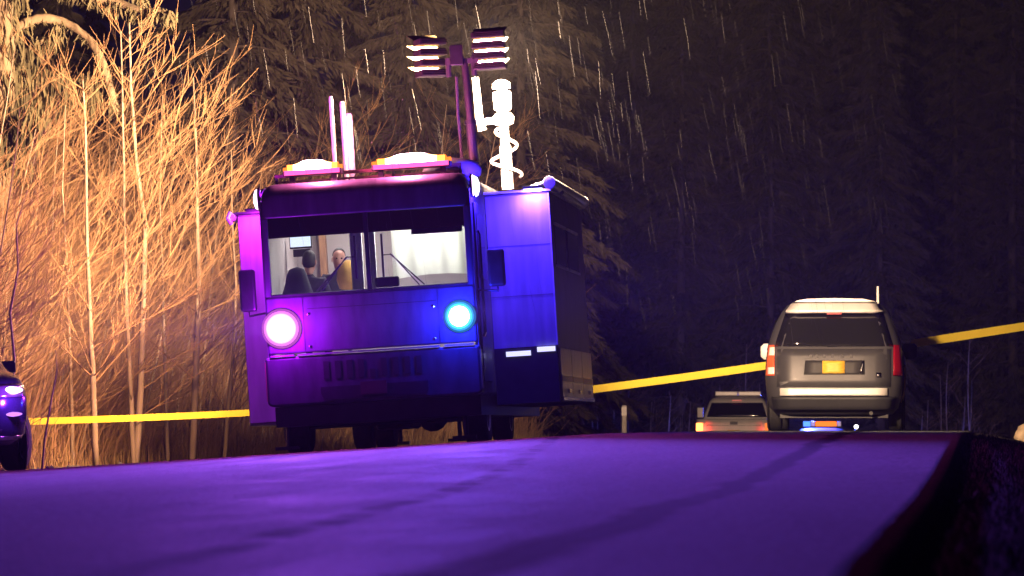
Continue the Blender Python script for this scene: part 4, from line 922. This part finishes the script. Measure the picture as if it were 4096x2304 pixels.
def cplant(px, Y, i, s, lab, grp):
    x = P(px, 1700, Y).x; sz = s*rr.uniform(0.92, 1.1)
    plant('conifer', con[i % 5], (x, Y, ground_h(x, Y)-0.2), rr.uniform(0, 6.28), sz, lab, 'conifer', grp, ('trunk', 'crown'))
k = 0
for px, Y in ((930,96), (1050,108), (1210,99), (1430,112), (1640,104), (1860,118), (2080,110)):
    k += 1; cplant(px, Y, k, 0.95, 'dim conifer with drooping boughs rising behind the truck', 'conifers behind the truck')
for px, Y in ((-120,106), (60,112), (230,108), (380,118)):
    k += 1; cplant(px, Y, k, 0.72, 'mossy conifer behind the lit thicket at the upper left', 'conifers behind the thicket')
for i in range(34):
    px = 2130+i*62+rr.uniform(-40, 40); Y = 178+rr.uniform(0, 40) if px > 2330 else 128+rr.uniform(0, 30)
    k += 1; cplant(px, Y, k, 1.15 if Y > 170 else 1.0, 'dark conifer in the dim forest wall right of the truck', 'conifers of the forest wall')
for i in range(16):
    px = 2300+i*125+rr.uniform(-40, 40); Y = 225+rr.uniform(0, 25); k += 1
    cplant(px, Y, k, 1.5, 'dark conifer in the dim forest wall right of the truck', 'conifers of the forest wall')
for i in range(9):
    x = 5.5+i*2.0+rr.uniform(-0.6, 0.6); Y = 98+i*8+rr.uniform(-3, 3); k += 1
    plant('conifer', con[k % 5], (x, Y, ground_h(x, Y)-0.2), rr.uniform(0, 6), 0.95, 'nearer dark conifer along the right side of the road', 'conifer', 'conifers along the right roadside', ('trunk', 'crown'))
# ------------------------------------------------------------------ mossy tree at the upper left
mossb = mat('mossy_bark', (0.17, 0.12, 0.07), 0.95, var=0.45, scale=3, bump=0.8, bscale=7)
mossm = mat('hanging_moss', (0.085, 0.07, 0.032), 0.95, var=0.45, scale=2)
MY = 72.0
mroot = P(-30, 1700, MY); mroot.z = ground_h(mroot.x, MY)-0.1
mt = empty('mossy_tree', mroot); tag(mt, 'moss-hung tree at the upper left with an arching bare limb', 'tree')
rr = random.Random(4)
def limb(px, r0, r1, name, parent=mt, dy=0.0, m=None):
    w = [P(x, y, MY)-mroot+Vector((0, dy*i/len(px), 0)) for i, (x, y) in enumerate(px)]; pts = []
    for i in range(len(w)-1):
        p0 = w[max(i-1, 0)]; p1 = w[i]; p2 = w[i+1]; p3 = w[min(i+2, len(w)-1)]
        for k in range(5):
            t = k/5; pts.append(0.5*((2*p1)+(p2-p0)*t+(2*p0-5*p1+4*p2-p3)*t*t+(3*p1-p0-3*p2+p3)*t**3))
    pts.append(w[-1]); n = len(pts)
    MB().tube(pts, [(r0+(r1-r0)*i/(n-1))*rr.uniform(0.85, 1.15) for i in range(n)], 9).build(name, m or mossb, parent, smooth=True)
    return pts
tk = limb([(-40,1900),(-25,1400),(-10,900),(5,400),(10,0),(0,-350)], 0.26, 0.14, 'trunk')
l1 = limb([(10,170),(80,105),(150,75),(230,80),(300,112),(365,170),(415,260),(445,370),(465,450)], 0.065, 0.05, 'limb')
l2 = limb([(20,-130),(200,-60),(380,-10),(500,25),(585,55),(660,62),(725,75)], 0.075, 0.035, 'limb', dy=-1.0)
l3 = limb([(20,260),(90,215),(170,165),(240,110)], 0.04, 0.025, 'limb')
l4 = limb([(0,420),(120,330),(210,310),(320,330)], 0.05, 0.02, 'limb', dy=1.2)
l5 = limb([(575,52),(560,0),(545,-60)], 0.05, 0.04, 'limb', dy=0)
l6 = limb([(0,620),(60,560),(120,500),(165,470)], 0.05, 0.03, 'limb', dy=-0.5)
ms = MB()
def moss(pts, n, lmin, lmax, sp):
    for i in range(n):
        q = rr.uniform(0, len(pts)-1.001); a = int(q); p = pts[a].lerp(pts[a+1], q-a)+Vector((rr.gauss(0, sp), rr.gauss(0, sp), rr.gauss(0, sp*0.6)))
        L = rr.uniform(lmin, lmax); w = Vector((rr.uniform(-1,1), rr.uniform(-1,1), 0)).normalized()*rr.uniform(0.008, 0.022)
        e = p+Vector((rr.uniform(-0.08,0.08), rr.uniform(-0.08,0.08), -L)); mid = p.lerp(e, 0.5)+Vector((rr.uniform(-0.03,0.03), 0, 0))
        ms.add([p-w*0.5, p+w*0.5, mid+w, mid-w, e], ((0,1,2,3), (3,2,4)))
moss(l1, 350, 0.03, 0.12, 0.025); moss(l2, 900, 0.04, 0.22, 0.04); moss(l3, 350, 0.05, 0.3, 0.04); moss(l4, 1000, 0.1, 0.5, 0.12); moss(l6, 900, 0.1, 0.4, 0.10); moss(tk[12:], 1400, 0.05, 0.4, 0.20); moss(l5, 300, 0.05, 0.2, 0.04)
mo_ = ms.build('moss', mossm, mt); mo_['kind'] = 'stuff'
# ------------------------------------------------------------------ rain and misty air
rn = MB(); rr = random.Random(99)
for i in range(800):
    Y = rr.uniform(56, 84); px = rr.uniform(500, 3600) if rr.random() < 0.8 else rr.uniform(1300, 2600); py = rr.uniform(-150, 1250)
    p = P(px, py, Y)
    if p.z < 3.6 and p.x < -4.6 and 63 < Y < 73: continue
    L = rr.uniform(0.2, 0.6); d = Vector((rr.gauss(0.16, 0.04), rr.gauss(0, 0.05), -1)).normalized(); r = rr.uniform(0.0006, 0.0012)
    m = p+d*L*0.5+Vector((rr.uniform(-0.006, 0.006), 0, 0))
    rn.tube([p, m, p+d*L], [r*0.6, r, r*0.5], 3, cap=False)
rm = mat('rain_water', (0.055, 0.055, 0.055), 0.6, spec=0.3)
tag(rn.build('rain', rm), 'thin slanting rain falling around the truck and floodlights', 'rain', kind='stuff')
hz = bpy.data.materials.new('misty_air'); hz.use_nodes = True; nt = hz.node_tree; nt.nodes.remove(nt.nodes['Principled BSDF'])
pv = nt.nodes.new('ShaderNodeVolumePrincipled'); pv.inputs['Color'].default_value = (0.9, 0.9, 0.95, 1); pv.inputs['Density'].default_value = 0.0002; pv.inputs['Anisotropy'].default_value = 0.22
pv.inputs['Density Attribute'].default_value = ''; pv.inputs['Temperature Attribute'].default_value = ''; hz.cycles.homogeneous_volume = True
nt.links.new(pv.outputs[0], nt.nodes['Material Output'].inputs['Volume'])
zlo = min(ground_h(x, y) for x in gx for y in gy)-1.0
hb = MB().box(-265, 265, -27, 605, zlo, 45).build('haze', hz); tag(hb, 'thin rainy mist filling the night air', 'haze', kind='stuff')
